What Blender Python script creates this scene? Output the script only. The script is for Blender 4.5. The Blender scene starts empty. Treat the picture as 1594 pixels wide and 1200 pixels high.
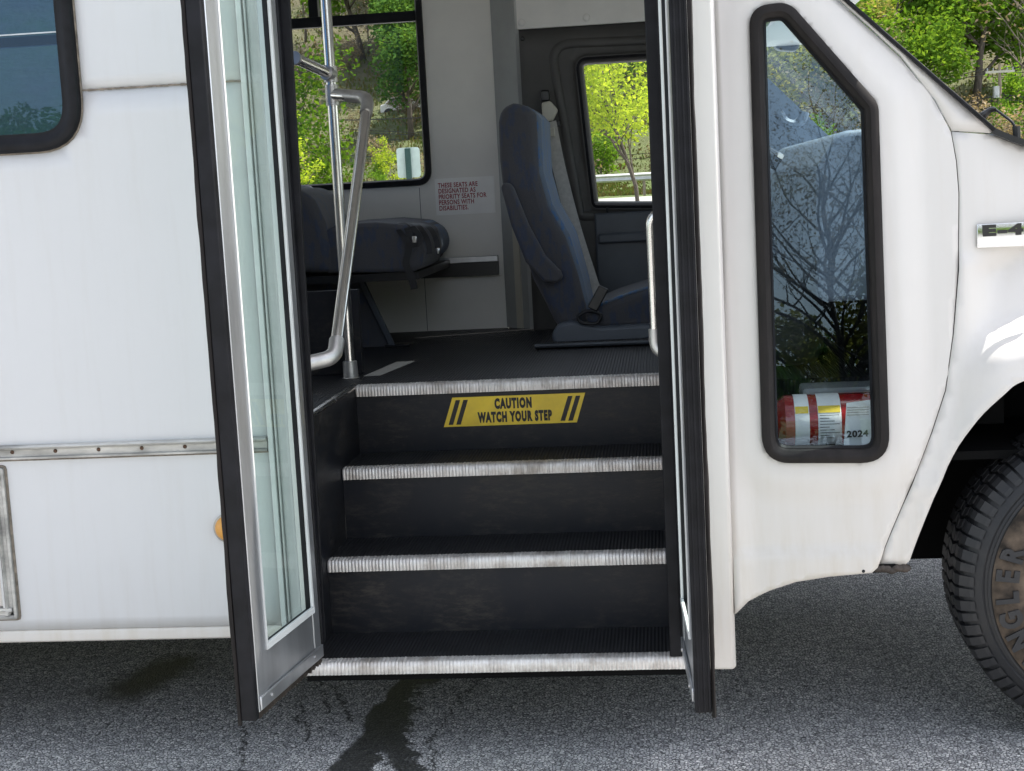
import bpy, bmesh, math, random
from mathutils import Vector, Matrix, noise as mnoise
from mathutils.geometry import delaunay_2d_cdt
R = math.radians
S = bpy.context.scene
COL = S.collection
# ---------------------------------------------------------------- camera
F_PX, CW, CH = 2300.0, 1594.0, 1200.0
YAW, PITCH, ROLL = 0.10588, -0.1316, -0.05256
CPOS = Vector((0.67152, -3.38236, 1.34535))
_f = Vector((-math.sin(YAW)*math.cos(PITCH), math.cos(YAW)*math.cos(PITCH), math.sin(PITCH)))
_r = Vector((math.cos(YAW), math.sin(YAW), 0)); _u = _r.cross(_f)
CR = _r*math.cos(ROLL)+_u*math.sin(ROLL); CU = -_r*math.sin(ROLL)+_u*math.cos(ROLL); CF = _f
cam = bpy.data.objects.new('camera', bpy.data.cameras.new('camera')); COL.objects.link(cam)
cam.matrix_world = Matrix(((CR.x, CU.x, -CF.x, CPOS.x), (CR.y, CU.y, -CF.y, CPOS.y), (CR.z, CU.z, -CF.z, CPOS.z), (0, 0, 0, 1)))
cam.data.sensor_width = 36; cam.data.lens = F_PX/CW*36; cam.data.clip_start = .05; cam.data.clip_end = 1500
S.camera = cam
# ---------------------------------------------------------------- world, sun, exposure
SUN_EL, SUN_AZ = R(63), R(20)            # azimuth measured from +X towards +Y
W = bpy.data.worlds.new('World'); S.world = W; W.use_nodes = True
wn = W.node_tree; bg = wn.nodes['Background']; sk = wn.nodes.new('ShaderNodeTexSky')
sk.sky_type = 'NISHITA'; sk.sun_disc = False; sk.sun_elevation = SUN_EL; sk.sun_rotation = R(90)-SUN_AZ
sk.air_density = 1.0; sk.dust_density = 1.5; sk.ozone_density = 1.0
hs_ = wn.nodes.new('ShaderNodeHueSaturation'); hs_.inputs['Saturation'].default_value = .45; wn.links.new(sk.outputs[0], hs_.inputs['Color']); wn.links.new(hs_.outputs[0], bg.inputs[0]); bg.inputs[1].default_value = 0.15
sl = bpy.data.lights.new('sun', 'SUN'); sl.energy = 4.2; sl.angle = R(.5); sl.color = (1, .95, .87)
so = bpy.data.objects.new('sun', sl); COL.objects.link(so)
sd = Vector((math.cos(SUN_EL)*math.cos(SUN_AZ), math.cos(SUN_EL)*math.sin(SUN_AZ), math.sin(SUN_EL)))
so.rotation_euler = sd.to_track_quat('Z', 'Y').to_euler(); so.location = (5, 0, 20)
S.view_settings.view_transform = 'Standard'; S.view_settings.look = 'None'
S.view_settings.exposure = 1.36; S.view_settings.gamma = 1
S.cycles.max_bounces = 10; S.cycles.transparent_max_bounces = 16; S.cycles.diffuse_bounces = 5
S.cycles.caustics_reflective = False; S.cycles.caustics_refractive = False
# ---------------------------------------------------------------- helpers
def ray(px, py):
    return CF*F_PX + CR*(px-CW/2) - CU*(py-CH/2)
def at(px, py, Y=0.0):
    d = ray(px, py); t = (Y-CPOS.y)/d.y
    return CPOS+d*t
def atz(px, py, Z):
    d = ray(px, py); t = (Z-CPOS.z)/d.z
    return CPOS+d*t
def atlean(px, py, y0=0.0, k=0.08, z0=.3):     # plane Y = y0 + k (Z-z0)
    d = ray(px, py); t = (y0+k*(CPOS.z-z0)-CPOS.y)/(d.y-k*d.z)
    return CPOS+d*t
def xz(p): return (p[0], p[2])
def tag(o, label=None, cat=None, group=None, kind=None):
    if label: o['label'] = label
    if cat: o['category'] = cat
    if group: o['group'] = group
    if kind: o['kind'] = kind
    return o
def empty(name, loc=(0, 0, 0), parent=None):
    o = bpy.data.objects.new(name, None); o.location = loc; COL.objects.link(o); o.parent = parent
    o.empty_display_size = .1
    return o
class MB:
    def __init__(s): s.v = []; s.f = []
    def add(s, vs, fs):
        n = len(s.v); s.v += [tuple(p) for p in vs]; s.f += [tuple(i+n for i in f) for f in fs]; return s
    def box(s, x0, x1, y0, y1, z0, z1):
        vs = [(x, y, z) for x in (x0, x1) for y in (y0, y1) for z in (z0, z1)]
        return s.add(vs, [(0, 1, 3, 2), (4, 6, 7, 5), (0, 4, 5, 1), (2, 3, 7, 6), (0, 2, 6, 4), (1, 5, 7, 3)])
    def prism(s, poly, axis, a, b):             # poly 2D in the other two axes
        def mk(p, w):
            if axis == 'y': return (p[0], w, p[1])
            if axis == 'z': return (p[0], p[1], w)
            return (w, p[0], p[1])
        n = len(poly); vs = [mk(p, a) for p in poly]+[mk(p, b) for p in poly]
        fs = [tuple(range(n)), tuple(range(2*n-1, n-1, -1))]+[(i, i+n, (i+1) % n+n, (i+1) % n) for i in range(n)]
        return s.add(vs, fs)
    def tube(s, path, r, n=14, cap=True, flat=1.0):
        path = [Vector(p) for p in path]; rings = []; up = None
        rs = r if isinstance(r, (list, tuple)) else [r]*len(path)
        for i, p in enumerate(path):
            t = (path[min(i+1, len(path)-1)]-path[max(i-1, 0)]).normalized()
            if up is None: up = t.orthogonal().normalized()
            up = (up-t*up.dot(t)).normalized(); sd_ = t.cross(up)
            rings.append([p+(up*math.cos(2*math.pi*k/n)*flat+sd_*math.sin(2*math.pi*k/n))*rs[i] for k in range(n)])
        vs = [q for rr in rings for q in rr]; fs = []
        for i in range(len(rings)-1):
            for k in range(n): fs.append((i*n+k, i*n+(k+1) % n, (i+1)*n+(k+1) % n, (i+1)*n+k))
        if cap: fs += [tuple(range(n-1, -1, -1)), tuple((len(rings)-1)*n+k for k in range(n))]
        return s.add(vs, fs)
    def ribbon(s, path, wdir, w, t, ndir):      # flat strap along a path
        wdir = Vector(wdir).normalized(); ndir = Vector(ndir).normalized(); vs = []; fs = []
        for p in path:
            p = Vector(p)
            for a, b in ((-1, -1), (1, -1), (1, 1), (-1, 1)): vs.append(p+wdir*a*w/2+ndir*b*t/2)
        for i in range(len(path)-1):
            for k in range(4): fs.append((i*4+k, i*4+(k+1) % 4, i*4+4+(k+1) % 4, i*4+4+k))
        e = (len(path)-1)*4; fs += [(3, 2, 1, 0), (e, e+1, e+2, e+3)]
        return s.add(vs, fs)
    def lathe(s, prof, c, n=64):                # profile (r, y), axis Y through c
        vs = []; fs = []; m = len(prof)
        for k in range(n):
            a = 2*math.pi*k/n
            for r, y in prof: vs.append((c[0]+r*math.cos(a), c[1]+y, c[2]+r*math.sin(a)))
        for k in range(n):
            for j in range(m-1): fs.append((k*m+j, k*m+j+1, ((k+1) % n)*m+j+1, ((k+1) % n)*m+j))
        return s.add(vs, fs)
    def sweep(s, loop, prof, ymap=None):        # closed loop in XZ; prof = (outward, y) closed
        n = len(loop); m = len(prof); vs = []; fs = []
        area = sum(loop[i][0]*loop[(i+1) % n][1]-loop[(i+1) % n][0]*loop[i][1] for i in range(n)); sg = 1 if area > 0 else -1
        for i in range(n):
            a, b, c = Vector(loop[i-1]), Vector(loop[i]), Vector(loop[(i+1) % n])
            d1 = (b-a).normalized(); d2 = (c-b).normalized()
            n1 = Vector((d1.y, -d1.x))*sg; n2 = Vector((d2.y, -d2.x))*sg
            nn = (n1+n2); nn = nn/max(.3, nn.length_squared/2) if nn.length > 1e-6 else n1
            for o, y in prof:
                q = b+nn*o; yy = y+(ymap(q.x, q.y) if ymap else 0); vs.append((q.x, yy, q.y))
        for i in range(n):
            for j in range(m): fs.append((i*m+j, i*m+(j+1) % m, ((i+1) % n)*m+(j+1) % m, ((i+1) % n)*m+j))
        return s.add(vs, fs)
    def build(s, name, mat, parent=None, smooth=False, bevel=0, seg=2, angle=35, loc=None):
        me = bpy.data.meshes.new(name); me.from_pydata(s.v, [], s.f); me.update()
        bm = bmesh.new(); bm.from_mesh(me); bmesh.ops.recalc_face_normals(bm, faces=bm.faces); bm.to_mesh(me); bm.free()
        return link(name, me, mat, parent, smooth, bevel, seg, angle, loc)
def link(name, me, mat, parent=None, smooth=False, bevel=0, seg=2, angle=35, loc=None):
    me.materials.append(mat); me.name = name
    o = bpy.data.objects.new(name, me); COL.objects.link(o); o.parent = parent
    if loc: o.location = loc
    if bevel:
        b = o.modifiers.new('bevel', 'BEVEL'); b.width = bevel; b.segments = seg; b.limit_method = 'ANGLE'; b.angle_limit = R(40)
    if smooth or bevel:
        for p in me.polygons: p.use_smooth = True
        try: me.set_sharp_from_angle(angle=R(angle))
        except Exception: pass
    return o
def rnd(pts, r, n=7):                            # round the corners of a polygon
    out = []; m = len(pts)
    for i in range(m):
        a, b, c = Vector(pts[i-1][:2]), Vector(pts[i][:2]), Vector(pts[(i+1) % m][:2])
        rr = r[i] if isinstance(r, (list, tuple)) else r
        if rr <= 0: out.append(tuple(b)); continue
        u, v = (a-b), (c-b); ang = u.angle(v); t = min(rr/math.tan(ang/2), u.length*.49, v.length*.49)
        p0 = b+u.normalized()*t; p2 = b+v.normalized()*t
        for k in range(n+1):
            s_ = k/n; out.append(tuple(p0*(1-s_)**2*1+b*2*s_*(1-s_)+p2*s_**2))
    return out
def smooth_path(pts, r=.04, n=6):
    pts = [Vector(p) for p in pts]; out = [pts[0]]
    for i in range(1, len(pts)-1):
        a, b, c = pts[i-1], pts[i], pts[i+1]; t = min(r, (a-b).length*.49, (c-b).length*.49)
        p0 = b+(a-b).normalized()*t; p2 = b+(c-b).normalized()*t
        for k in range(n+1): s_ = k/n; out.append(p0*(1-s_)**2+b*2*s_*(1-s_)+p2*s_**2)
    out.append(pts[-1]); return out
def spline(pts, n=6):
    pts = [Vector(p) for p in pts]; P = [pts[0]]+pts+[pts[-1]]; out = []
    for i in range(1, len(P)-2):
        for k in range(n):
            t = k/n; a, b, c, d = P[i-1], P[i], P[i+1], P[i+2]
            out.append(.5*((2*b)+(c-a)*t+(2*a-5*b+4*c-d)*t*t+(3*b-a-3*c+d)*t**3))
    out.append(pts[-1]); return out
def inside(p, poly):
    c = False; n = len(poly); x, y = p
    for i in range(n):
        x1, y1 = poly[i][:2]; x2, y2 = poly[i-1][:2]
        if (y1 > y) != (y2 > y) and x < (x2-x1)*(y-y1)/(y2-y1)+x1: c = not c
    return c
def pdist(p, poly, closed=True):
    best = 1e9; n = len(poly)
    for i in range(0 if closed else 1, n):
        ax, ay = poly[i-1][:2]; bx, by = poly[i][:2]; dx, dy = bx-ax, by-ay
        L = dx*dx+dy*dy; t = 0 if L == 0 else max(0, min(1, ((p[0]-ax)*dx+(p[1]-ay)*dy)/L))
        best = min(best, (p[0]-ax-dx*t)**2+(p[1]-ay-dy*t)**2)
    return math.sqrt(best)
def sst(a, b, x):
    t = max(0, min(1, (x-a)/(b-a))); return t*t*(3-2*t)
def sheet(name, outer, holes, step, yf, mat, parent, thick=.004, tomap=None):
    """surface over a 2D outline (x,z) with holes; y from yf; solidified inwards"""
    loops = [list(outer)]+[list(h) for h in holes]
    pts = []; edges = []
    for lp in loops:
        L2 = []
        for i in range(len(lp)):
            a = Vector(lp[i]); b = Vector(lp[(i+1) % len(lp)]); k = max(1, int((b-a).length/(step*1.5))) if step else 1
            for j in range(k): L2.append(a.lerp(b, j/k))
        n0 = len(pts); pts += L2; edges += [(n0+i, n0+(i+1) % len(L2)) for i in range(len(L2))]
    if step:
        xs = [p[0] for p in outer]; zs = [p[1] for p in outer]
        x = min(xs)+step*.5
        while x < max(xs):
            z = min(zs)+step*.5
            while z < max(zs):
                if inside((x, z), outer) and not any(inside((x, z), h) for h in holes) and min(pdist((x, z), l) for l in loops) > step*.45:
                    pts.append(Vector((x, z)))
                z += step
            x += step
    vo, eo, fo = delaunay_2d_cdt(pts, edges, [], 0, 1e-6)[:3]
    vs = [(v.x, yf(v.x, v.y), v.y) if not tomap else tomap(v.x, v.y) for v in vo]; fs = []
    for f in fo:
        c = (sum(vo[i].x for i in f)/len(f), sum(vo[i].y for i in f)/len(f))
        if inside(c, outer) and not any(inside(c, h) for h in holes): fs.append(tuple(f))
    me = bpy.data.meshes.new(name); me.from_pydata(vs, [], fs)
    bm = bmesh.new(); bm.from_mesh(me)
    bmesh.ops.delete(bm, geom=[v for v in bm.verts if not v.link_faces], context='VERTS')
    for f in bm.faces:
        f.normal_update()
    if bm.faces and sum(f.normal.y*f.calc_area() for f in bm.faces) > 0: bmesh.ops.reverse_faces(bm, faces=bm.faces)
    bm.to_mesh(me); bm.free()
    o = link(name, me, mat, parent, smooth=bool(step), angle=40)
    s_ = o.modifiers.new('solid', 'SOLIDIFY'); s_.thickness = thick; s_.offset = -1
    return o
flat0 = lambda y: (lambda a, b: y)
def text(name, body, size, mat, parent, org, xd, zd, sx=1.0, bold=0.0, thick=.0006, lines=1.0, align='CENTER'):
    c = bpy.data.curves.new('t', 'FONT'); c.body = body; c.size = size; c.offset = bold; c.extrude = thick/2; c.align_x = align; c.space_line = lines; c.space_character = 1.10 if bold < .002 else 1.24; c.resolution_u = 3
    o = bpy.data.objects.new('t', c); COL.objects.link(o)
    me = bpy.data.meshes.new_from_object(o.evaluated_get(bpy.context.evaluated_depsgraph_get())); bpy.data.objects.remove(o)
    xd = Vector(xd).normalized(); zd = Vector(zd).normalized(); nd = xd.cross(zd)
    M = Matrix.Translation(org) @ Matrix(((xd.x*sx, zd.x, nd.x, 0), (xd.y*sx, zd.y, nd.y, 0), (xd.z*sx, zd.z, nd.z, 0), (0, 0, 0, 1)))
    me.transform(M)
    return link(name, me, mat, parent)
# ---------------------------------------------------------------- materials
def nodemat(name):
    m = bpy.data.materials.new(name); m.use_nodes = True; nt = m.node_tree
    return m, nt, nt.nodes['Principled BSDF']
def N(nt, t, **k):
    n = nt.nodes.new('ShaderNode'+t)
    for a, b in k.items():
        if a.startswith('i_'): n.inputs[int(a[2:]) if a[2:].isdigit() else a[2:]].default_value = b
        else: setattr(n, a, b)
    return n
def L(nt, a, b): nt.links.new(a, b)
def coord(nt, scale=(1, 1, 1), src='Object'):
    tc = N(nt, 'TexCoord'); mp = N(nt, 'Mapping'); mp.inputs['Scale'].default_value = scale
    L(nt, tc.outputs[src], mp.inputs[0]); return mp.outputs[0]
def noisetex(nt, vec, scale, detail=4, rough=.55):
    n = N(nt, 'TexNoise'); n.inputs['Scale'].default_value = scale; n.inputs['Detail'].default_value = detail; n.inputs['Roughness'].default_value = rough
    L(nt, vec, n.inputs['Vector']); return n.outputs[0]
def ramp(nt, fac, stops):
    r = N(nt, 'ValToRGB'); L(nt, fac, r.inputs[0]); e = r.color_ramp.elements
    while len(e) > 1: e.remove(e[0])
    e[0].position = stops[0][0]; e[0].color = stops[0][1]
    for p, c in stops[1:]:
        q = e.new(p); q.color = c
    return r.outputs[0]
def c4(c): return (c[0], c[1], c[2], 1)
def math_(nt, op, a, b=None, c=None, clamp=False):
    n = N(nt, 'Math', operation=op); n.use_clamp = clamp
    for i, v in enumerate((a, b, c)):
        if v is None: continue
        if isinstance(v, (int, float)): n.inputs[i].default_value = v
        else: L(nt, v, n.inputs[i])
    return n.outputs[0]
def mix(nt, fac, a, b, blend='MIX'):
    n = N(nt, 'MixRGB', blend_type=blend)
    for i, v in enumerate((fac, a, b)):
        if isinstance(v, (int, float)): n.inputs[i].default_value = v
        elif isinstance(v, tuple): n.inputs[i].default_value = c4(v)
        else: L(nt, v, n.inputs[i])
    return n.outputs[0]
def bump(nt, h, strength, dist=.002, normal=None):
    b = N(nt, 'Bump'); b.inputs['Strength'].default_value = strength; b.inputs['Distance'].default_value = dist
    L(nt, h, b.inputs['Height']); 
    if normal: L(nt, normal, b.inputs['Normal'])
    return b.outputs[0]
def simple(name, col, rough=.5, metal=0., var=.12, scale=6., bmp=0., bscale=200., coat=0., col2=None, stretch=(1, 1, 1), spec=.5):
    m, nt, p = nodemat(name); v = coord(nt, stretch)
    f = noisetex(nt, v, scale, 6, .6)
    dark = col2 if col2 else tuple(c*(1-var*2) for c in col)
    L(nt, mix(nt, ramp(nt, f, [(.35, (0, 0, 0, 1)), (.68, (1, 1, 1, 1))]), dark, col), p.inputs['Base Color'])
    L(nt, math_(nt, 'MULTIPLY_ADD', noisetex(nt, v, scale*2.3, 4), .25, rough-.12), p.inputs['Roughness'])
    p.inputs['Metallic'].default_value = metal; p.inputs['Coat Weight'].default_value = coat; p.inputs['Coat Roughness'].default_value = .12
    p.inputs['Specular IOR Level'].default_value = spec
    if bmp: L(nt, bump(nt, noisetex(nt, v, bscale, 3), bmp, .001), p.inputs['Normal'])
    return m
def paint(name, col, dirt=(.42, .36, .28), zlow=.55, rough=.32, dirt_amt=.5):
    m, nt, p = nodemat(name); v = coord(nt); vs = coord(nt, (9, 9, .7))
    big = noisetex(nt, v, 1.7, 4); fine = noisetex(nt, v, 55, 5, .7); streak = noisetex(nt, vs, 3.5, 6, .65)
    c = mix(nt, ramp(nt, big, [(.3, (0, 0, 0, 1)), (.75, (1, 1, 1, 1))]), tuple(a*.965 for a in col), col)
    sep = N(nt, 'SeparateXYZ'); L(nt, v, sep.inputs[0])
    low = N(nt, 'MapRange'); low.inputs[1].default_value = zlow; low.inputs[2].default_value = zlow-.35; L(nt, sep.outputs[2], low.inputs[0])
    d1 = math_(nt, 'MULTIPLY', low.outputs[0], ramp(nt, streak, [(.3, (.25, .25, .25, 1)), (.75, (1, 1, 1, 1))]))
    d1 = math_(nt, 'MULTIPLY', d1, dirt_amt)
    d2 = math_(nt, 'MULTIPLY', ramp(nt, streak, [(.5, (0, 0, 0, 1)), (.8, (1, 1, 1, 1))]), .1)
    d3 = math_(nt, 'MULTIPLY', ramp(nt, fine, [(.66, (0, 0, 0, 1)), (.78, (1, 1, 1, 1))]), .12)
    d = math_(nt, 'ADD', math_(nt, 'ADD', d1, d2), d3, clamp=True)
    L(nt, mix(nt, d, c, dirt), p.inputs['Base Color'])
    L(nt, math_(nt, 'MULTIPLY_ADD', d, .5, rough), p.inputs['Roughness'])
    p.inputs['Coat Weight'].default_value = .25; p.inputs['Coat Roughness'].default_value = .15
    L(nt, bump(nt, noisetex(nt, v, 3.2, 3), .12, .012, bump(nt, noisetex(nt, v, 420, 2), .06, .0006)), p.inputs['Normal'])
    return m
def glass(name, tint, ior=1.5, rough=0., dust=.0, wav=.0, gcol=(1, 1, 1)):
    m, nt, p = nodemat(name); nt.nodes.remove(p); out = nt.nodes['Material Output']
    tr = N(nt, 'BsdfTransparent'); tr.inputs[0].default_value = c4(tint)
    gl = N(nt, 'BsdfGlossy'); gl.inputs['Roughness'].default_value = rough; gl.inputs[0].default_value = c4(gcol)
    fr = N(nt, 'Fresnel'); ge = N(nt, 'NewGeometry'); L(nt, math_(nt, 'MULTIPLY_ADD', ge.outputs['Backfacing'], 1/ior-ior, ior), fr.inputs['IOR'])
    mx = N(nt, 'MixShader'); L(nt, fr.outputs[0], mx.inputs[0]); L(nt, tr.outputs[0], mx.inputs[1]); L(nt, gl.outputs[0], mx.inputs[2])
    v = coord(nt)
    if wav:
        b = bump(nt, noisetex(nt, v, 3.5, 1), wav, .02); L(nt, b, gl.inputs['Normal']); L(nt, b, fr.inputs['Normal'])
    last = mx.outputs[0]
    if dust:
        df = N(nt, 'BsdfDiffuse'); df.inputs[0].default_value = (.6, .58, .52, 1)
        m2 = N(nt, 'MixShader'); f = ramp(nt, noisetex(nt, v, 14, 8, .7), [(.4, (0, 0, 0, 1)), (.8, (1, 1, 1, 1))])
        L(nt, math_(nt, 'MULTIPLY_ADD', f, dust, dust*.3), m2.inputs[0]); L(nt, last, m2.inputs[1]); L(nt, df.outputs[0], m2.inputs[2]); last = m2.outputs[0]
    L(nt, last, out.inputs[0]); return m
M = {}
M['white'] = paint('white_fibreglass', (.635, .63, .632), dirt_amt=.3, zlow=.52)
M['white_front'] = paint('white_front_panel', (.68, .645, .61), dirt=(.5, .42, .3), zlow=.75, dirt_amt=.42)  # warmer white: warm light bounced off the ground is put into this colour
M['sealant'] = simple('dirty_sealant', (.30, .25, .20), .8, var=.3, scale=40)
M['black_gap'] = simple('black_gap', (.012, .012, .013), .8)
M['rubber'] = simple('black_rubber', (.011, .011, .014), .5, spec=.22, var=.3, scale=18, bmp=.15, bscale=160)
M['rubber_old'] = simple('weathered_rubber', (.020, .016, .015), .6, spec=.25, var=.3, scale=22, bmp=.3, bscale=120, stretch=(1, 1, .25))
M['rubber_brown'] = simple('brown_rubber_seal', (.065, .05, .04), .65, var=.3, scale=30, bmp=.3)
M['alu'] = simple('brushed_aluminium', (.60, .61, .63), .38, .85, var=.12, scale=14, bmp=.1, bscale=90, stretch=(1, 1, .1))
M['alu_white'] = simple('white_trim', (.72, .73, .72), .4, 0, var=.08, scale=8)
M['alu_dirty'] = simple('weathered_aluminium', (.66, .64, .60), .5, .35, var=.3, scale=22, stretch=(.3, 1, 1), bmp=.2, bscale=100)
M['steel'] = simple('stainless_steel', (.82, .79, .76), .22, 1., var=.06, scale=10)
M['steel_dull'] = simple('cast_aluminium', (.66, .64, .62), .42, .9, var=.1, scale=30, bmp=.3, bscale=300)
M['seam_dark'] = simple('dark_seam_sealant', (.12, .11, .10), .8, var=.3, scale=30)  # dark grey-brown for the strip behind the fender seam
M['rust'] = simple('rusty_screw', (.16, .085, .05), .8, var=.4, scale=200)
M['black_step'] = simple('black_riser', (.009, .0105, .0150), .42, var=.35, scale=5.5, col2=(.026, .025, .024), bmp=.12, bscale=260)
def mk_riser():
    m, nt, p = nodemat('scuffed_black_riser'); v = coord(nt); vh = coord(nt, (1, 1, 3.5))
    a = noisetex(nt, v, 5.5, 6, .65); b = noisetex(nt, vh, 16, 8, .8); d = noisetex(nt, v, 140, 3, .8); sp = noisetex(nt, v, 9, 2, .5)
    sc = math_(nt, 'MULTIPLY', ramp(nt, b, [(.48, (0, 0, 0, 1)), (.66, (1, 1, 1, 1))]), ramp(nt, a, [(.42, (0, 0, 0, 1)), (.60, (1, 1, 1, 1))]))
    c = mix(nt, ramp(nt, a, [(.35, (0, 0, 0, 1)), (.75, (1, 1, 1, 1))]), (.008, .0095, .0145), (.018, .0175, .0185))
    c = mix(nt, math_(nt, 'MULTIPLY', sc, .55), c, (.10, .085, .07))
    c = mix(nt, math_(nt, 'MULTIPLY', ramp(nt, d, [(.66, (0, 0, 0, 1)), (.74, (1, 1, 1, 1))]), .25), c, (.09, .08, .07))
    L(nt, c, p.inputs['Base Color']); L(nt, math_(nt, 'MULTIPLY_ADD', sc, .3, .45), p.inputs['Roughness']); p.inputs['Specular IOR Level'].default_value = .3
    L(nt, bump(nt, noisetex(nt, v, 260, 3), .15, .001), p.inputs['Normal']); return m
M['black_step'] = mk_riser()
M['charcoal'] = simple('charcoal_trim', (.075, .072, .068), .6, var=.12, scale=5, bmp=.35, bscale=420)
M['dark_plastic'] = simple('dark_grey_plastic', (.06, .07, .085), .5, var=.12, scale=6, bmp=.3, bscale=380)
M['seat_plastic'] = simple('blue_grey_plastic', (.085, .10, .125), .42, var=.1, scale=6, bmp=.2, bscale=380)
M['black_plastic'] = simple('black_plastic', (.012, .012, .013), .35)
M['wall_in'] = simple('interior_laminate', (.82, .80, .75), .5, var=.05, scale=3)
M['wall_grey'] = simple('grey_corner_panel', (.34, .35, .34), .55, var=.08, scale=6, bmp=.2)
M['head_white'] = simple('white_headliner', (.78, .76, .72), .6, var=.06, scale=5, bmp=.2, bscale=200)
M['webbing'] = simple('grey_webbing', (.48, .46, .43), .8, var=.1, scale=60, bmp=.5, bscale=500)
M['strap'] = simple('black_strap', (.012, .012, .014), .6, bmp=.5, bscale=500)
M['cream'] = simple('cream_plastic', (.55, .52, .44), .5, var=.08)
M['yellow'] = simple('yellow_sticker', (.92, .66, .04), .5, var=.12, scale=14, col2=(.74, .52, .04))
M['ink'] = simple('black_ink', (.025, .022, .02), .6)
M['red_ink'] = simple('red_ink', (.38, .012, .03), .6)
M['paper'] = simple('white_sticker', (.92, .91, .88), .5, var=.05)
M['red'] = simple('red_enamel', (.36, .010, .014), .25, coat=.5, var=.1)
M['brass'] = simple('brass', (.50, .36, .18), .35, .9)
M['chrome'] = simple('chrome', (.8, .8, .8), .10, 1., var=.02)
M['under'] = simple('underbody', (.008, .008, .008), .95, spec=.1)
M['rim'] = simple('painted_rim', (.55, .42, .24), .5, .3, var=.4, scale=20)
M['dash'] = simple('grey_blue_dashboard', (.16, .20, .26), .55, var=.08, bmp=.3, bscale=300)
M['lamp_base'] = simple('lamp_base', (.45, .42, .36), .5, .4)
M['glass_door'] = glass('door_glass', (.80, .93, .88), 1.2, dust=.05)
M['glass_cab'] = glass('cab_side_glass', (.78, .86, .90), 1.8, dust=.0, wav=.05, gcol=(.62, .82, 1))
M['glass_side'] = glass('tinted_side_glass', (.07, .16, .34), 1.6, dust=.01, wav=.05, gcol=(.42, .66, 1))
M['glass_far'] = glass('far_side_glass', (.88, .90, .87), 1.25)
M['glass_wind'] = glass('windscreen_glass', (.86, .94, .92), 1.02)
def mk_amber():
    m, nt, p = nodemat('amber_lens'); p.inputs['Base Color'].default_value = (1, .48, .10, 1); p.inputs['Roughness'].default_value = .12
    p.inputs['Transmission Weight'].default_value = .35; p.inputs['IOR'].default_value = 1.45
    L(nt, bump(nt, noisetex(nt, coord(nt), 120, 1), .4, .002), p.inputs['Normal']); return m
M['amber'] = mk_amber()
def mk_clear():
    m, nt, p = nodemat('clear_plastic'); p.inputs['Base Color'].default_value = (.9, .92, .92, 1); p.inputs['Roughness'].default_value = .1
    p.inputs['Alpha'].default_value = .35; return m
M['clear'] = mk_clear()
def mk_fabric(name, base, blue):
    m, nt, p = nodemat(name); v = coord(nt); vs = coord(nt, (1, 1, .4))
    n1 = noisetex(nt, vs, 38, 3, .6); n2 = noisetex(nt, v, 320, 2)
    c = mix(nt, math_(nt, 'MULTIPLY', ramp(nt, n1, [(.52, (0, 0, 0, 1)), (.6, (1, 1, 1, 1))]), .9), base, blue)
    c = mix(nt, math_(nt, 'MULTIPLY', n2, .6), c, tuple(a*.45 for a in base))
    L(nt, c, p.inputs['Base Color']); p.inputs['Roughness'].default_value = .95; p.inputs['Sheen Weight'].default_value = .15; p.inputs['Specular IOR Level'].default_value = .1
    L(nt, bump(nt, n2, .6, .002), p.inputs['Normal']); return m
M['fabric'] = mk_fabric('charcoal_fabric', (.088, .088, .098), (.06, .075, .12))
M['fabric_blue'] = mk_fabric('blue_patterned_fabric', (.15, .19, .25), (.06, .16, .36))
def mk_ribbed(name, col, axis='X', scale=110, strength=.6):
    m, nt, p = nodemat(name); v = coord(nt)
    w = N(nt, 'TexWave', wave_type='BANDS', bands_direction=axis); w.inputs['Scale'].default_value = scale/6.28; L(nt, v, w.inputs[0])
    f = noisetex(nt, v, 12, 6, .7)
    c = mix(nt, ramp(nt, f, [(.4, (0, 0, 0, 1)), (.75, (1, 1, 1, 1))]), col, tuple(a*2.0 for a in col))
    L(nt, mix(nt, math_(nt, 'MULTIPLY', w.outputs[1], .7), c, tuple(a*.25 for a in col)), p.inputs['Base Color'])
    p.inputs['Roughness'].default_value = .55
    L(nt, bump(nt, w.outputs[1], strength, .003), p.inputs['Normal']); return m
M['tread'] = mk_ribbed('ribbed_black_rubber', (.012, .0125, .015), 'X', 220)
def mk_nosing():
    m, nt, p = nodemat('ribbed_aluminium_nosing'); v = coord(nt); vs = coord(nt, (3, .3, .3))
    n = noisetex(nt, vs, 60, 6, .8); g = noisetex(nt, v, 9, 5, .7)
    c = mix(nt, ramp(nt, n, [(.38, (0, 0, 0, 1)), (.6, (1, 1, 1, 1))]), (.62, .57, .54), (.86, .83, .80))
    c = mix(nt, math_(nt, 'MULTIPLY', ramp(nt, g, [(.46, (0, 0, 0, 1)), (.66, (1, 1, 1, 1))]), .7), c, (.30, .25, .21))
    L(nt, c, p.inputs['Base Color']); p.inputs['Metallic'].default_value = .4; p.inputs['Roughness'].default_value = .42
    L(nt, bump(nt, n, .3, .001), p.inputs['Normal']); return m
M['nosing'] = mk_nosing()
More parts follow.
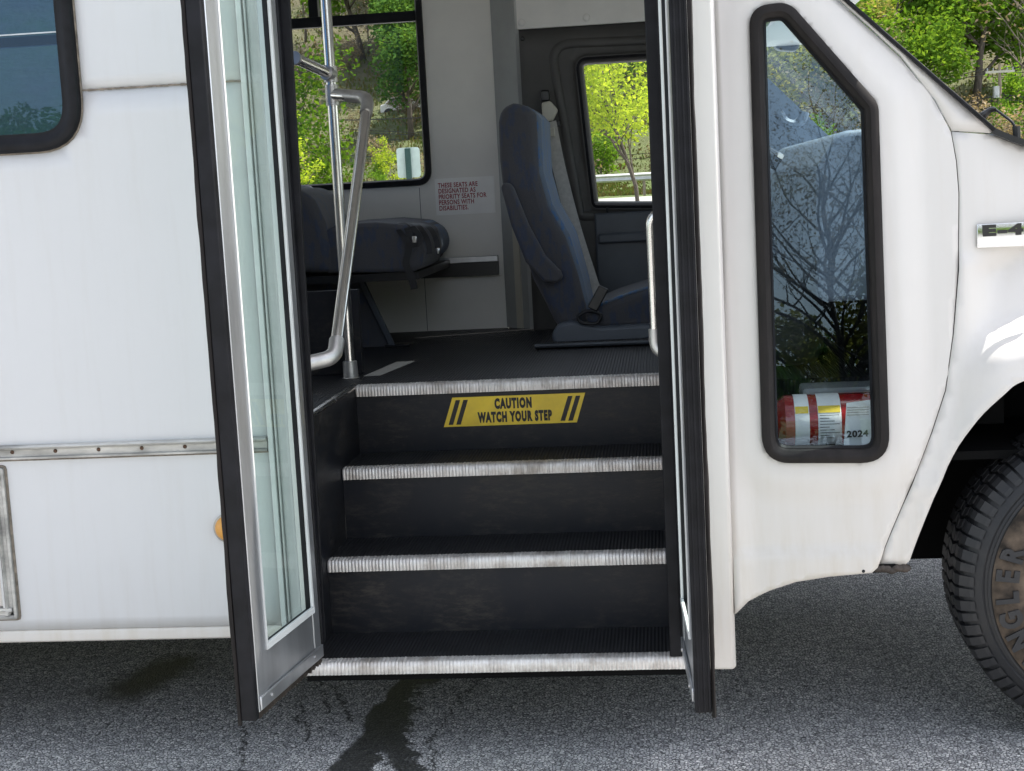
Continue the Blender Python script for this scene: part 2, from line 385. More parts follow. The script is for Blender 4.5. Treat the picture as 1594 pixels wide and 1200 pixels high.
def mk_asphalt():
    m, nt, p = nodemat('asphalt'); v = coord(nt)
    vo = N(nt, 'TexVoronoi'); vo.inputs['Scale'].default_value = 115; vo.inputs['Randomness'].default_value = 1
    dn = N(nt, 'VectorMath', operation='ADD'); nz = N(nt, 'TexNoise'); nz.inputs['Scale'].default_value = 60; L(nt, v, nz.inputs['Vector'])
    sc = N(nt, 'VectorMath', operation='SCALE'); sc.inputs['Scale'].default_value = .008; L(nt, nz.outputs[1], sc.inputs[0]); L(nt, v, dn.inputs[0]); L(nt, sc.outputs[0], dn.inputs[1]); L(nt, dn.outputs[0], vo.inputs['Vector'])
    edge = N(nt, 'TexVoronoi', feature='DISTANCE_TO_EDGE'); edge.inputs['Scale'].default_value = 115; L(nt, dn.outputs[0], edge.inputs['Vector'])
    sepc = N(nt, 'SeparateColor'); L(nt, vo.outputs['Color'], sepc.inputs[0])
    stone = ramp(nt, sepc.outputs[0], [(0, (.30, .30, .305, 1)), (.4, (.54, .54, .54, 1)), (.8, (.74, .73, .71, 1)), (1, (.90, .89, .86, 1))])
    mort = ramp(nt, edge.outputs[0], [(.03, (1, 1, 1, 1)), (.17, (0, 0, 0, 1))])
    c = mix(nt, mort, stone, (.04, .04, .043))
    big = noisetex(nt, v, 2.2, 5); c = mix(nt, ramp(nt, big, [(.35, (.25, .25, .25, 1)), (.7, (0, 0, 0, 1))]), c, (.10, .10, .10))
    # stains: distance to a few segments on the ground, with a ragged edge
    rag = math_(nt, 'MULTIPLY_ADD', noisetex(nt, v, 9, 6, .7), .16, -.08)
    rag2 = math_(nt, 'MULTIPLY_ADD', noisetex(nt, v, 26, 5, .75), .09, -.045)
    wn_ = N(nt, 'TexNoise'); wn_.inputs['Scale'].default_value = 13; wn_.inputs['Detail'].default_value = 5; wn_.inputs['Roughness'].default_value = .65; L(nt, v, wn_.inputs['Vector'])
    wo_ = N(nt, 'VectorMath', operation='MULTIPLY_ADD'); L(nt, wn_.outputs[1], wo_.inputs[0]); wo_.inputs[1].default_value = (.13, .13, 0); L(nt, v, wo_.inputs[2])
    ws_ = N(nt, 'VectorMath', operation='SUBTRACT'); L(nt, wo_.outputs[0], ws_.inputs[0]); ws_.inputs[1].default_value = (.065, .065, 0); vw = ws_.outputs[0]
    def seg(a, b, r, soft, rg, ang=None):
        a = Vector((a[0], a[1], 0)); b = Vector((b[0], b[1], 0)); ab = b-a
        s1 = N(nt, 'VectorMath', operation='SUBTRACT'); L(nt, vw, s1.inputs[0]); s1.inputs[1].default_value = a
        dt = N(nt, 'VectorMath', operation='DOT_PRODUCT'); L(nt, s1.outputs[0], dt.inputs[0]); dt.inputs[1].default_value = ab/ab.length_squared
        t = math_(nt, 'ADD', dt.outputs['Value'], 0, clamp=True)
        s2 = N(nt, 'VectorMath', operation='SCALE'); s2.inputs[0].default_value = ab; L(nt, t, s2.inputs['Scale'])
        s3 = N(nt, 'VectorMath', operation='SUBTRACT'); L(nt, s1.outputs[0], s3.inputs[0]); L(nt, s2.outputs[0], s3.inputs[1])
        ln = N(nt, 'VectorMath', operation='LENGTH'); L(nt, s3.outputs[0], ln.inputs[0])
        dd = math_(nt, 'ADD', ln.outputs['Value'], rg)
        mr = N(nt, 'MapRange'); mr.inputs[1].default_value = r+soft; mr.inputs[2].default_value = r-soft; L(nt, dd, mr.inputs[0]); return mr.outputs[0]
    def g(px, py): q = atz(px, py, 0); return (q.x, q.y)
    acc = None
    for (a, b, r, so_, rg) in [((640, 1052), (612, 1100), .040, .005, rag2), ((612, 1100), (595, 1150), .058, .006, rag2), ((590, 1150), (540, 1200), .050, .006, rag2), ((605, 1140), (640, 1200), .034, .008, rag2),
                               ((550, 1190), (500, 1240), .03, .01, rag2), ((270, 1035), (190, 1075), .085, .05, rag), ((640, 1040), (660, 1060), .05, .02, rag2)]:
        mk = seg(g(*a), g(*b), r, so_, rg); acc = mk if acc is None else math_(nt, 'MAXIMUM', acc, mk)
    crag = math_(nt, 'MULTIPLY_ADD', noisetex(nt, v, 22, 5, .8), .05, -.025); cr = None
    for (a, b) in [((742, 1055), (700, 1110)), ((700, 1110), (668, 1150)), ((668, 1150), (690, 1230)), ((497, 1060), (510, 1110)), ((380, 1130), (372, 1200)), ((470, 1090), (480, 1150)), ((520, 1070), (545, 1120))]:
        mk = seg(g(*a), g(*b), .006, .003, math_(nt, 'ABSOLUTE', crag)); cr = mk if cr is None else math_(nt, 'MAXIMUM', cr, mk)
    c = mix(nt, math_(nt, 'MULTIPLY', acc, .90), c, (.010, .010, .012))
    c = mix(nt, math_(nt, 'MULTIPLY', cr, .9), c, (.01, .01, .01))
    L(nt, c, p.inputs['Base Color'])
    L(nt, math_(nt, 'MULTIPLY_ADD', acc, -.3, .85), p.inputs['Roughness'])
    h = math_(nt, 'SUBTRACT', math_(nt, 'MINIMUM', edge.outputs[0], .25), math_(nt, 'MULTIPLY', cr, .6))
    L(nt, bump(nt, h, .9, .006), p.inputs['Normal']); return m
M['asphalt'] = mk_asphalt()
M['road'] = simple('pale_road', (.36, .35, .33), .9, var=.1, scale=1.5)
def mk_hill():
    m, nt, p = nodemat('hillside_ground'); v = coord(nt)
    a = noisetex(nt, v, .12, 8, .7); b = noisetex(nt, v, 1.3, 8, .75)
    c = mix(nt, ramp(nt, a, [(.38, (0, 0, 0, 1)), (.6, (1, 1, 1, 1))]), (.12, .092, .06), (.09, .125, .035))
    c = mix(nt, ramp(nt, b, [(.35, (0, 0, 0, 1)), (.7, (.8, .8, .8, 1))]), c, (.17, .145, .10))
    sp_ = N(nt, 'SeparateXYZ'); L(nt, v, sp_.inputs[0]); my = N(nt, 'MapRange'); my.inputs[1].default_value = 92; my.inputs[2].default_value = 68; L(nt, sp_.outputs[1], my.inputs[0])
    c = mix(nt, math_(nt, 'MULTIPLY', my.outputs[0], math_(nt, 'MULTIPLY_ADD', b, .9, .2)), c, (.11, .17, .04))
    L(nt, c, p.inputs['Base Color']); p.inputs['Roughness'].default_value = 1; L(nt, bump(nt, b, 1, .4), p.inputs['Normal']); return m
M['hill'] = mk_hill()
def mk_leaf(name, c1, c2, tr=.45):
    m, nt, p = nodemat(name); nt.nodes.remove(p); out = nt.nodes['Material Output']
    g = N(nt, 'NewGeometry'); c = mix(nt, g.outputs['Random Per Island'], c1, c2)
    oi = N(nt, 'ObjectInfo'); hs = N(nt, 'HueSaturation'); L(nt, c, hs.inputs['Color'])
    L(nt, math_(nt, 'MULTIPLY_ADD', oi.outputs['Random'], .5, .75), hs.inputs['Value']); c = hs.outputs[0]
    d = N(nt, 'BsdfDiffuse'); t = N(nt, 'BsdfTranslucent'); L(nt, c, d.inputs[0]); L(nt, mix(nt, 1.0, c, (1.5, 1.35, .7), 'MULTIPLY'), t.inputs[0])
    mx = N(nt, 'MixShader'); mx.inputs[0].default_value = tr; L(nt, d.outputs[0], mx.inputs[1]); L(nt, t.outputs[0], mx.inputs[2]); L(nt, mx.outputs[0], out.inputs[0]); return m
M['leaf_bright'] = mk_leaf('spring_leaves', (.20, .30, .03), (.34, .42, .05), .5)
M['leaf_mid'] = mk_leaf('green_leaves', (.07, .16, .02), (.16, .27, .035))
M['leaf_dark'] = mk_leaf('dark_leaves', (.035, .085, .02), (.08, .15, .03), .3)
M['leaf_olive'] = mk_leaf('pale_leaves', (.17, .19, .06), (.30, .30, .10))
M['leaf_dry'] = mk_leaf('dry_scrub', (.17, .13, .09), (.30, .25, .18), .3)
M['leaf_near'] = mk_leaf('deep_green_leaves', (.04, .10, .012), (.12, .21, .02), .4)  # darker green for the tree close behind the bus
M['leaf_under'] = mk_leaf('undergrowth_leaves', (.13, .095, .05), (.09, .14, .03), .3)
M['bark'] = simple('bark', (.13, .105, .085), .9, var=.3, scale=8, stretch=(1, 1, .2), bmp=.6, bscale=30)
M['twig'] = simple('grey_twigs', (.20, .165, .135), .9, var=.3, scale=3)
M['bark_dark'] = simple('dark_bark', (.045, .038, .032), .9, var=.3, scale=3)
M['wood'] = simple('pole_wood', (.42, .34, .27), .9, var=.3, scale=3, stretch=(3, 3, .3))
M['galv'] = simple('galvanised_steel', (.55, .56, .56), .5, .6, var=.1)
M['house'] = simple('house_siding', (.72, .70, .66), .8, var=.05)
M['roof'] = simple('shingle_roof', (.12, .11, .11), .9)
M['pane'] = simple('window_pane', (.03, .035, .04), .1)
M['sign_back'] = simple('pale_sign_back', (.55, .66, .62), .5)
M['green_post'] = simple('dark_green_post', (.02, .07, .06), .5)
def mk_body_tyre():
    m, nt, p = nodemat('tyre_rubber'); v = coord(nt)
    f = noisetex(nt, v, 11, 6, .7)
    L(nt, mix(nt, ramp(nt, f, [(.35, (0, 0, 0, 1)), (.8, (1, 1, 1, 1))]), (.011, .012, .015), (.032, .030, .029)), p.inputs['Base Color'])
    p.inputs['Roughness'].default_value = .6; L(nt, bump(nt, noisetex(nt, v, 200, 3), .3, .001), p.inputs['Normal']); return m
M['tyre'] = mk_body_tyre()
M['tyre_dust'] = simple('dusty_sidewall', (.125, .092, .066), .9, var=.42, scale=22)
# ================================================================ GROUND AND TERRAIN
random.seed(4)
tag(MB().box(-60, 60, -45, 22, -.3, 0).build('parking_lot', M['asphalt']), kind='structure')
def hz(x, y):
    if y < 22: return -.02
    if y < 30: return sst(22, 30, y)*.78
    if y < 62: return .78
    z = .78+(y-62)*.02+sst(66, 160, y)*(38)+(y-62)*.05
    return z+2.2*(mnoise.noise(Vector((x*.035, y*.035, 3))))*sst(63, 80, y)+.5*mnoise.noise(Vector((x*.2, y*.2, 1)))*sst(62, 66, y)
vs = []; fs = []; nx, ny = 130, 90
for j in range(ny):
    y = 21.9+(j/(ny-1))**1.5*260
    for i in range(nx): x = -170+i*340/(nx-1); vs.append((x, y, hz(x, y)-.02))
for j in range(ny-1):
    for i in range(nx-1): fs.append((j*nx+i, j*nx+i+1, (j+1)*nx+i+1, (j+1)*nx+i))
tag(MB().add(vs, fs).build('hillside', M['hill'], smooth=True, angle=180), kind='structure')
tag(MB().box(-170, 170, 34, 57, .6, .80).build('road', M['road']), kind='structure')
tag(MB().box(-300, 300, -300, 22, -.6, -.31).build('ground', M['hill']), kind='structure')
# ================================================================ THE BUS
bus = empty('shuttle_bus', (0, 0, 0)); BUS = bus
tag(bus, 'white shuttle bus with open folding doors and ribbed entrance steps', 'bus')
def part(mb, name, mat, **k): return mb.build(name, M[mat], bus, **k)
YT = [-.003+.2393*i for i in range(4)]; ZN = [.2093+.19217*i for i in range(4)]; NH = .027
ZT = [z+NH for z in ZN]; FL = ZT[3]; XL, XR = -.212, .69
XA = -.275
# ---- rear exterior side
seam_l = at(128, 141); seam_r = at(373, 125)
zs = (seam_l.z+seam_r.z)/2
WX1 = at(117, 60).x; WZ0 = at(40, 236).z                      # window outer frame right and bottom
def roundrect(x0, x1, z0, z1, r, n=8): return rnd([(x0, z0), (x1, z0), (x1, z1), (x0, z1)], r, n)
win = roundrect(-1.95, WX1-.012, WZ0+.012, 2.30, .10)
WO = roundrect(-1.95, WX1-.014, WZ0+.014, 2.30, .10)
low = [(-4.2, .335), (XA, .335), (XA, zs-.0015)]
# lower plate with the window corner cut out: outline follows the hole edge below the seam
side_all = [(-4.2, .335), (XA, .335), (XA, 2.72), (-4.2, 2.72)]
def split_plate():
    hole = [p for p in WO]
    # lower: everything below zs
    cutL = [p for p in hole if p[1] <= zs-.0015]
    cutU = [p for p in hole if p[1] >= zs+.0015]
    lowc = sorted(cutL, key=lambda p: math.atan2(p[1]-zs-.5, p[0]+1.3))
    left = [p for p in cutL]
    # order hole bottom from left to right through the bottom
    bottom = sorted([p for p in cutL], key=lambda p: (p[0], 0))
    lft = [p for p in bottom if p[0] < -1.3]; rgt = [p for p in bottom if p[0] >= -1.3]
    lft.sort(key=lambda p: -p[1]); rgt.sort(key=lambda p: p[1])
    xl = hole_x = min(p[0] for p in hole); xr = max(p[0] for p in hole)
    low = [(-4.2, .335), (XA, .335), (XA, zs-.0015), (xr, zs-.0015)]+rgt[::-1]+lft[::-1]+[(xl, zs-.0015), (-4.2, zs-.0015)]
    top = [p for p in hole if p[1] > 2.1]; tr = sorted([p for p in top if p[0] >= -1.3], key=lambda p: p[1]); tl = sorted([p for p in top if p[0] < -1.3], key=lambda p: -p[1])
    up = [(XA, zs+.0015), (XA, 2.72), (-4.2, 2.72), (-4.2, zs+.0015), (xl, zs+.0015)]+tl[::-1]+tr[::-1]+[(xr, zs+.0015)]
    return low, up
lowp, upp = split_plate()
def yside(x, z): return -.012*sst(.385, .372, z)+.02*sst(.355, .335, z)
sheet('lower_side_panel', lowp, [], .06, lambda x, z: 0.0, M['white'], bus, .02)
sheet('upper_side_panel', upp, [], .06, flat0(0.0), M['white'], bus, .02)
part(MB().prism([(-4.2, .345), (-4.2, .30), (-4.2, .30)][:0] or [(0.0, .334), (-.004, .325), (-.004, .306), (.02, .298), (.05, .298), (.05, .334)], 'x', -4.2, XA-.001), 'skirt_lip', 'white_front', bevel=.003)
part(MB().box(-.70, XA, .021, .03, zs-.02, zs+.02), 'seam_backing', 'sealant')
sm = MB(); 
for i in range(40):
    x = WX1+i*(XA-WX1)/40; sm.box(x, x+(XA-WX1)/40+.0003, -.0012-.0008*random.random(), .004, zs-.0018-.0015*random.random(), zs+.0012+.001*random.random())
part(sm, 'seam_sealant', 'sealant')
# window frame and glass
fr = part(MB().sweep(win, [(.014, -.002), (.014, -.012), (.006, -.019), (-.008, -.019), (-.015, -.012), (-.024, -.010), (-.024, .012), (.0, .016)]), 'side_window', 'rubber', smooth=True, angle=50)
fr.name = 'side_window'
g = sheet('glass', [(x, z) for x, z in WO], [], 0, flat0(.002), M['glass_side'], fr, .001); g.modifiers.clear()
MB().sweep(win, [(-.024, -.004), (-.024, -.009), (-.029, -.009), (-.029, -.004)]).build('inner_frame', M['rubber'], fr)
sv = MB(); 
sv.sweep(win, [(.0146, -.001), (.0185, -.001), (.0175, -.0035), (.0146, -.004)]); sv.build('sealant_bead', M['sealant'], fr)
MB().box(-1.95, WX1-.04, -.006, .000, at(40, 53).z-.0015, at(40, 53).z+.0015).build('sash_line', M['alu'], fr)
# rub rail
zr1 = at(40, 698).z; rz = (at(200, 692).z)
rl = MB(); zt, zb = at(200, 686).z, at(200, 709).z
rl.prism([(0, zb), (-.012, zb+.001), (-.013, zb+.006), (-.006, zb+.008), (-.006, zt-.012), (-.015, zt-.010), (-.019, zt-.005), (-.015, zt-.001), (0, zt)], 'x', -4.2, at(417, 690).x)
rail = part(rl, 'rub_rail', 'alu_dirty', bevel=.001)
for i in range(5):
    p = at(19+i*67.2, 704-i*2.2, -.006); MB().tube([(p.x, -.0055, p.z), (p.x, -.009, p.z)], [.0052, .004], 10).build('screw', M['rust'], rail)
MB().box(-4.2, at(417, 690).x, -.0015, 0.0005, zb-.004, zb-.0002).build('dirt_line', M['sealant'], rail)
# access hatch at the left
hx1 = at(30, 960).x; hz0, hz1 = at(20, 962).z, at(15, 727).z; hx0 = hx1-.62
h = part(MB().sweep(roundrect(hx0, hx1, hz0, hz1, .006, 2), [(0, -.001), (0, -.012), (-.006, -.014), (-.010, -.008), (-.018, -.008), (-.022, -.016), (-.028, -.015), (-.030, -.001)]), 'access_hatch', 'alu_dirty')
MB().box(hx0+.032, hx1-.032, -.009, -.001, hz0+.032, hz1-.032).build('hatch_door', M['white_front'], h, bevel=.003)
MB().box(hx1-.0302, hx1-.0248, -.018, -.0165, hz0+.03, hz1-.03).build('hinge', M['alu'], h)
MB().sweep(roundrect(hx0, hx1, hz0, hz1, .006, 2), [(.0005, -.0008), (.006, -.0008), (.004, -.003), (.0005, -.004)]).build('sealant_bead', M['sealant'], h)
# marker lamp
c = at(356, 821); ml = MB()
lampc = Vector((c.x, 0, c.z))
def dome(mb, c, r, h, n=28, k=6, zs_=1.0):
    prof = [(r*math.cos(a*math.pi/2/k), -h*math.sin(a*math.pi/2/k)) for a in range(k)]+[(.0001, -h)]
    b = MB().lathe(prof, (0, 0, 0), n); mb.add([(c[0]+x, c[1]+y, c[2]+z*zs_) for x, y, z in b.v], b.f); return mb
lb = part(MB().lathe([(.0001, 0), (.036, 0), (.036, -.006), (.032, -.008), (.001, -.008)], lampc, 40), 'marker_light', 'lamp_base', smooth=True)
dome(MB(), (c.x, -.008, c.z), .031, .022).build('lens', M['amber'], lb, smooth=True, angle=180)
MB().box(c.x-.012, c.x+.012, -.008, -.002, c.z-.043, c.z-.034).build('screw_tab', M['steel_dull'], lb, bevel=.002)
# ---- door frame strip between the body edge and the entrance
d = part(MB().box(XA+.0005, XA+.014, -.010, .03, .315, 2.30).box(XA+.016, XA+.022, -.004, .03, .315, 2.30), 'rear_door_jamb', 'alu_white', bevel=.002)
MB().box(XA+.0225, XL-.012, .004, .05, .315, 2.30).build('jamb_panel', M['alu_white'], d)
MB().box(XL-.0115, XL+.012, -.004, .05, .25, 2.30).build('hinge_post', M['rubber'], d, bevel=.003)
MB().prism([(XL+.030, .30), (XL+.044, .30), (XL+.066, 1.85), (XL+.070, 2.28), (XL+.030, 2.28)], 'y', -.012, -.002).build('hinge_cover', M['rubber'], d, bevel=.002)
# ---- front door jamb
part(MB().box(.652, .681, -.008, .06, ZT[0]+.002, 2.30), 'front_door_jamb', 'rubber', bevel=.003)
# header above the door
part(MB().box(XA, .806, -.002, .06, 2.302, 2.72), 'door_header', 'white')
# ---- entrance steps
ribw = .0088
def nosing(x0, x1, y, z, name='step_nosing', parent=None, depth=.036, ang=None):
    n = int((x1-x0)/ribw*5); vs = []; fs = []
    base = [(.0, -.001, 1), (-.003, -.001, 1), (-.0045, .010, 1), (-.0045, NH-.006, 1), (-.0015, NH-.001, 1), (.004, NH+.0015, 1), (depth-.004, NH+.002, 1), (depth, NH-.002, 0), (depth, 0, 0)]
    for i in range(n+1):
        x = x0+(x1-x0)*i/n; ph = ((x-x0)/ribw) % 1; cidx = int((x-x0)/ribw); rs = random.Random(cidx*7+int(z*1000)); a = .6+.6*rs.random()
        d_ = -.0026*a*(1-abs(2*ph-1))**.6
        for (yy, zz, k) in base:
            oy = d_ if zz < NH-.002 else d_*.5
            oz = d_*-.0 if zz < NH-.002 else d_*-.8
            vs.append((x, y+yy+(oy if k else 0), z+zz+(oz if k else 0)))
    m = len(base)
    for i in range(n):
        for j in range(m): fs.append((i*m+j, i*m+(j+1) % m, (i+1)*m+(j+1) % m, (i+1)*m+j))
    fs += [tuple(range(m)), tuple(n*m+j for j in range(m-1, -1, -1))]
    return MB().add(vs, fs)
for i in range(4):
    xl = XL+.001 if i else -.226
    nb = nosing(xl, XR if i else .690, YT[i], ZN[i]); st = nb.build('step_nosing', M['nosing'], bus, smooth=True, angle=50)
    for xs_ in (-.17, .23, .62):
        if i in (0, 1): MB().tube([(xs_, YT[i]+.02, ZT[i]+.002), (xs_, YT[i]+.02, ZT[i]+.0045)], .004, 10).build('screw', M['steel_dull'], st)
    if i < 3: part(MB().box(XL, XR, YT[i]+.037, YT[i+1]+.012, ZN[i]+.002, ZT[i]), 'step_tread', 'tread')
    if i: part(MB().box(XL, XR, YT[i]+.004, YT[i]+.012, ZT[i-1]+.0003, ZN[i]-.0015), 'step_riser', 'black_step')
part(MB().box(-.225, .69, .006, .03, .19, ZN[0]-.002), 'bottom_sill', 'under')
part(MB().box(XL-.010, XL-.001, .05, YT[3]+.02, .20, FL-.004), 'stairwell_wall', 'black_step')
part(MB().box(XR+.001, XR+.012, .062, 1.1, .20, FL+.25), 'stairwell_wall', 'black_step')
part(MB().box(XL, XR, 0.04, .74, .188, .2), 'stair_underside', 'under')
part(MB().box(XR+.013, XR+.025, .062, .80, FL+.001, 2.60), 'sun_block_wall', 'head_white')  # unseen wall added to keep sun off the steps
# caution sticker on the top riser
ry = YT[3]+.0025
cor = [at(704, 618, ry), at(911, 612, ry), at(898, 657, ry), at(691, 665, ry)]
zc = sum(p.z for p in cor)/4; X0, X1, X2, X3 = [p.x for p in cor]; zh = ((cor[0].z+cor[1].z)-(cor[2].z+cor[3].z))/4
st = part(MB().prism([(X3, zc-zh), (X2, zc-zh), (X1, zc+zh), (X0, zc+zh)], 'y', ry-.0008, ry+.0008), 'caution_sticker', 'yellow')
cx = (X0+X1+X2+X3)/4; ty = ry-.0014; sl_ = (X0-X3)/(2*zh)
text('lettering', 'CAUTION', .037, M['ink'], st, (cx-.002, ty, zc+.0075), (1, 0, 0), (0, 0, 1), .54, .0027)
text('lettering', 'WATCH YOUR STEP', .037, M['ink'], st, (cx+.001, ty, zc-.0305), (1, 0, 0), (0, 0, 1), .52, .0027)
for o_ in (X3+.012, X3+.034, X2-.022-.026, X2-.026):
    a = zc-zh*.86; b = zc+zh*.82; s2 = sl_*(a-(zc-zh)); s3 = sl_*(b-(zc-zh))
    MB().prism([(o_+s2, a), (o_+.013+s2, a), (o_+.013+s3, b), (o_+s3, b)], 'y', ty-.0003, ty+.0003).build('stripe', M['ink'], st)
# ---- interior floor, chamfered edge at left
part(MB().box(-4.15, XL-.011, .05, 2.34, FL-.06, FL-.0005).box(XL-.0105, XR+.2, YT[3]+.037, 2.34, FL-.06, FL-.0005).box(XR+.013, 1.25, .55, 2.2, FL-.06, FL-.002), 'floor', 'tread')
a = atz(498, 637, FL); b = atz(551, 608, FL)
part(MB().tube([(XL-.006, .055, FL+.001), (XL-.006, YT[3]+.01, FL+.001)], .009, 8), 'floor_edge_trim', 'steel')
t0, t1 = atz(566, 586, FL), atz(632, 563, FL)
part(MB().prism([(t0.x, t0.y), (t0.x+.05, t0.y), (t1.x+.03, t1.y), (t1.x-.03, t1.y)], 'z', FL+.0005, FL+.0015), 'floor_tape', 'webbing')
# ---- far wall
WY = 2.35
fx1 = at(664, 200, WY).x; fz0 = at(600, 287, WY).z
fw = roundrect(-1.40, fx1+.004, fz0-.006, 2.26, .055)
fw2 = roundrect(-2.9, -1.55, fz0-.006, 2.26, .055); fw3 = roundrect(-4.0, -3.0, fz0-.006, 2.26, .055)
wxr = at(785, 430, WY).x
sheet('far_wall', [(-4.2, FL-.05), (wxr, FL-.05), (wxr, 2.62), (-4.2, 2.62)], [fw, fw2, fw3], 0, flat0(WY), M['wall_in'], bus, .05)
for k, f_ in enumerate((fw, fw2, fw3)):
    o = part(MB().sweep(f_, [(.006, -.002), (.004, -.012), (-.016, -.014), (-.022, -.004), (-.022, .05), (.006, .05)], ymap=lambda x, z: WY), 'far_window', 'rubber', smooth=True, angle=50)
    gg = sheet('glass', f_, [], 0, flat0(WY+.03), M['glass_far'], o, .001); gg.modifiers.clear()
    x0 = min(p[0] for p in f_); x1 = max(p[0] for p in f_)
    zb0 = at(555, 30, WY).z
    tb = MB().box(x0, x1-.018, WY+.005, WY+.04, zb0-.019, zb0+.019)
    if k == 0:
        dx = at(486, 0, WY).x; tb.box(dx-.018, dx+.018, WY+.004, WY+.041, zb0+.0192, 2.25)
    tb.build('transom_bar', M['rubber'], o)
MB_ = MB().box(at(663, 470, WY).x-.001, at(663, 470, WY).x+.001, WY-.0012, WY, FL, at(663, 415, WY).z)
MB_.box(at(655, 330, WY).x-.001, at(655, 330, WY).x+.001, WY-.0012, WY, at(655, 395, WY).z, at(655, 292, WY).z)
part(MB_, 'wall_seam', 'charcoal')
# seat track
ta, tb_ = at(540, 416, WY), at(777, 415, WY); zt0 = at(777, 427, WY).z; zt1 = at(777, 406, WY).z; zt2 = at(777, 400, WY).z
trk = part(MB().box(-4.1, tb_.x, WY-.035, WY-.002, zt0, zt1), 'seat_track', 'black_plastic')
MB().box(-4.1, tb_.x, WY-.037, WY-.002, zt1+.0005, zt2+.008).build('track_lip', M['alu'], trk, bevel=.002)
# priority sign
pc = [at(675, 279, WY-.003), at(768, 273, WY-.003), at(772, 330, WY-.003), at(681, 336, WY-.003)]
px0 = (pc[0].x+pc[3].x)/2; px1 = (pc[1].x+pc[2].x)/2; pz0 = (pc[2].z+pc[3].z)/2; pz1 = (pc[0].z+pc[1].z)/2
ps = part(MB().box(px0, px1, WY-.003, WY-.0005, pz0, pz1), 'priority_sign', 'paper')
text('lettering', 'THESE SEATS ARE\nDESIGNATED AS\nPRIORITY SEATS FOR\nPERSONS WITH\nDISABILITIES.', .0250, M['red_ink'], ps, (px0+.012, WY-.0036, pz1-.035), (1, 0, 0), (0, 0, 1), .73, .0005, lines=.88, align='LEFT')
# corner pillar and B pillar zone
q0, q1 = at(762, 0, WY), at(793, 520, WY)
part(MB().prism([(wxr+.001, WY-.004), (wxr+.10, WY-.10), (wxr+.12, WY-.10), (wxr+.12, WY+.05), (wxr+.001, WY+.05)], 'z', FL, 2.62), 'corner_panel', 'wall_grey')
part(MB().prism([(wxr+.045, WY-.052), (wxr+.07, WY-.078), (wxr+.075, WY-.074), (wxr+.05, WY-.048)], 'z', FL, 1.30), 'corner_light_strip', 'cream')  # cream strip stands in for the stripe of light on the corner
BY = 2.2
bx0 = at(808, 60, BY).x; bzt = (at(808, 45, BY).z+at(1010, 35, BY).z)/2
dwin = rnd([xz(at(902, 96, BY)), xz(at(1100, 84, BY)), xz(at(1130, 318, BY)), xz(at(927, 318, BY))], [.03, .06, .03, .012])
dw_o = [(x, z) for x, z in dwin]
fq0, fq1 = at(1180, 108, 2.1), at(1300, 222, 2.1)
fk = (fq1.z-fq0.z)/(fq1.x-fq0.x)
fx_ = lambda z: fq0.x+(z-fq0.z)/fk-.012
sheet('driver_pillar_trim', [(bx0, FL-.02), (1.35, FL-.02), (1.35, fq0.z+(1.35-fq0.x)*fk), (fx_(bzt), bzt), (bx0, bzt)], [dwin], .05, lambda x, z: BY+.0*x, M['charcoal'], bus, .04)
dwo = part(MB().sweep(dwin, [(.012, -.002), (.014, -.018), (.004, -.022), (-.006, -.012), (-.012, .02), (.0, .035)], ymap=lambda x, z: BY), 'driver_window', 'rubber', smooth=True, angle=50)
gg = sheet('glass', dwin, [], 0, flat0(BY+.02), M['glass_far'], dwo, .001); gg.modifiers.clear()
MB().sweep(dwin, [(.0145, -.017), (.018, -.017), (.018, -.004), (.0145, -.004)], ymap=lambda x, z: BY).build('weatherstrip', M['charcoal'], dwo)
dwin2 = rnd([xz(at(858, 70, BY)), xz(at(1140, 58, BY)), xz(at(1170, 335, BY)), xz(at(905, 335, BY))], [.07, .06, .03, .012])
part(MB().sweep(dwin2, [(.02, -.001), (.012, -.012), (-.006, -.012), (-.014, -.004), (-.014, -.001)], ymap=lambda x, z: BY), 'window_moulding', 'charcoal', smooth=True, angle=60)
part(MB().box(bx0-.004, fx_(bzt), BY-.012, BY+.02, bzt+.001, 2.62), 'upper_cab_panel', 'head_white')
for (px, py) in ((812, 35), (913, 27)):
    p = at(px, py, BY-.012); dome(MB(), (p.x, BY-.012, p.z), .014, .004).build('screw_cover', M['head_white'], bus, smooth=True)
p = at(813, 60, BY); dome(MB(), (p.x, BY-.001, p.z), .009, .005).build('screw_cover', M['black_plastic'], bus, smooth=True)
# driver door trim: armrest ledge lines
dz = at(960, 330, BY).z
dp = MB().box(at(925, 325, BY).x, 1.3, BY-.03, BY-.001, FL, dz)
do = part(dp, 'driver_door_panel', 'dark_plastic', bevel=.008)
z1 = at(960, 362, BY-.03).z; z2 = at(960, 378, BY-.03).z
MB().box(at(932, 370, BY).x, 1.28, BY-.055, BY-.0305, z2, z1).build('pull_ledge', M['dark_plastic'], do, bevel=.008)
MB().tube([(at(945, 318, BY-.02).x, BY-.02, dz), (at(945, 318, BY-.02).x, BY-.02, dz+.02)], .004, 8).build('lock_pin', M['black_plastic'], do)
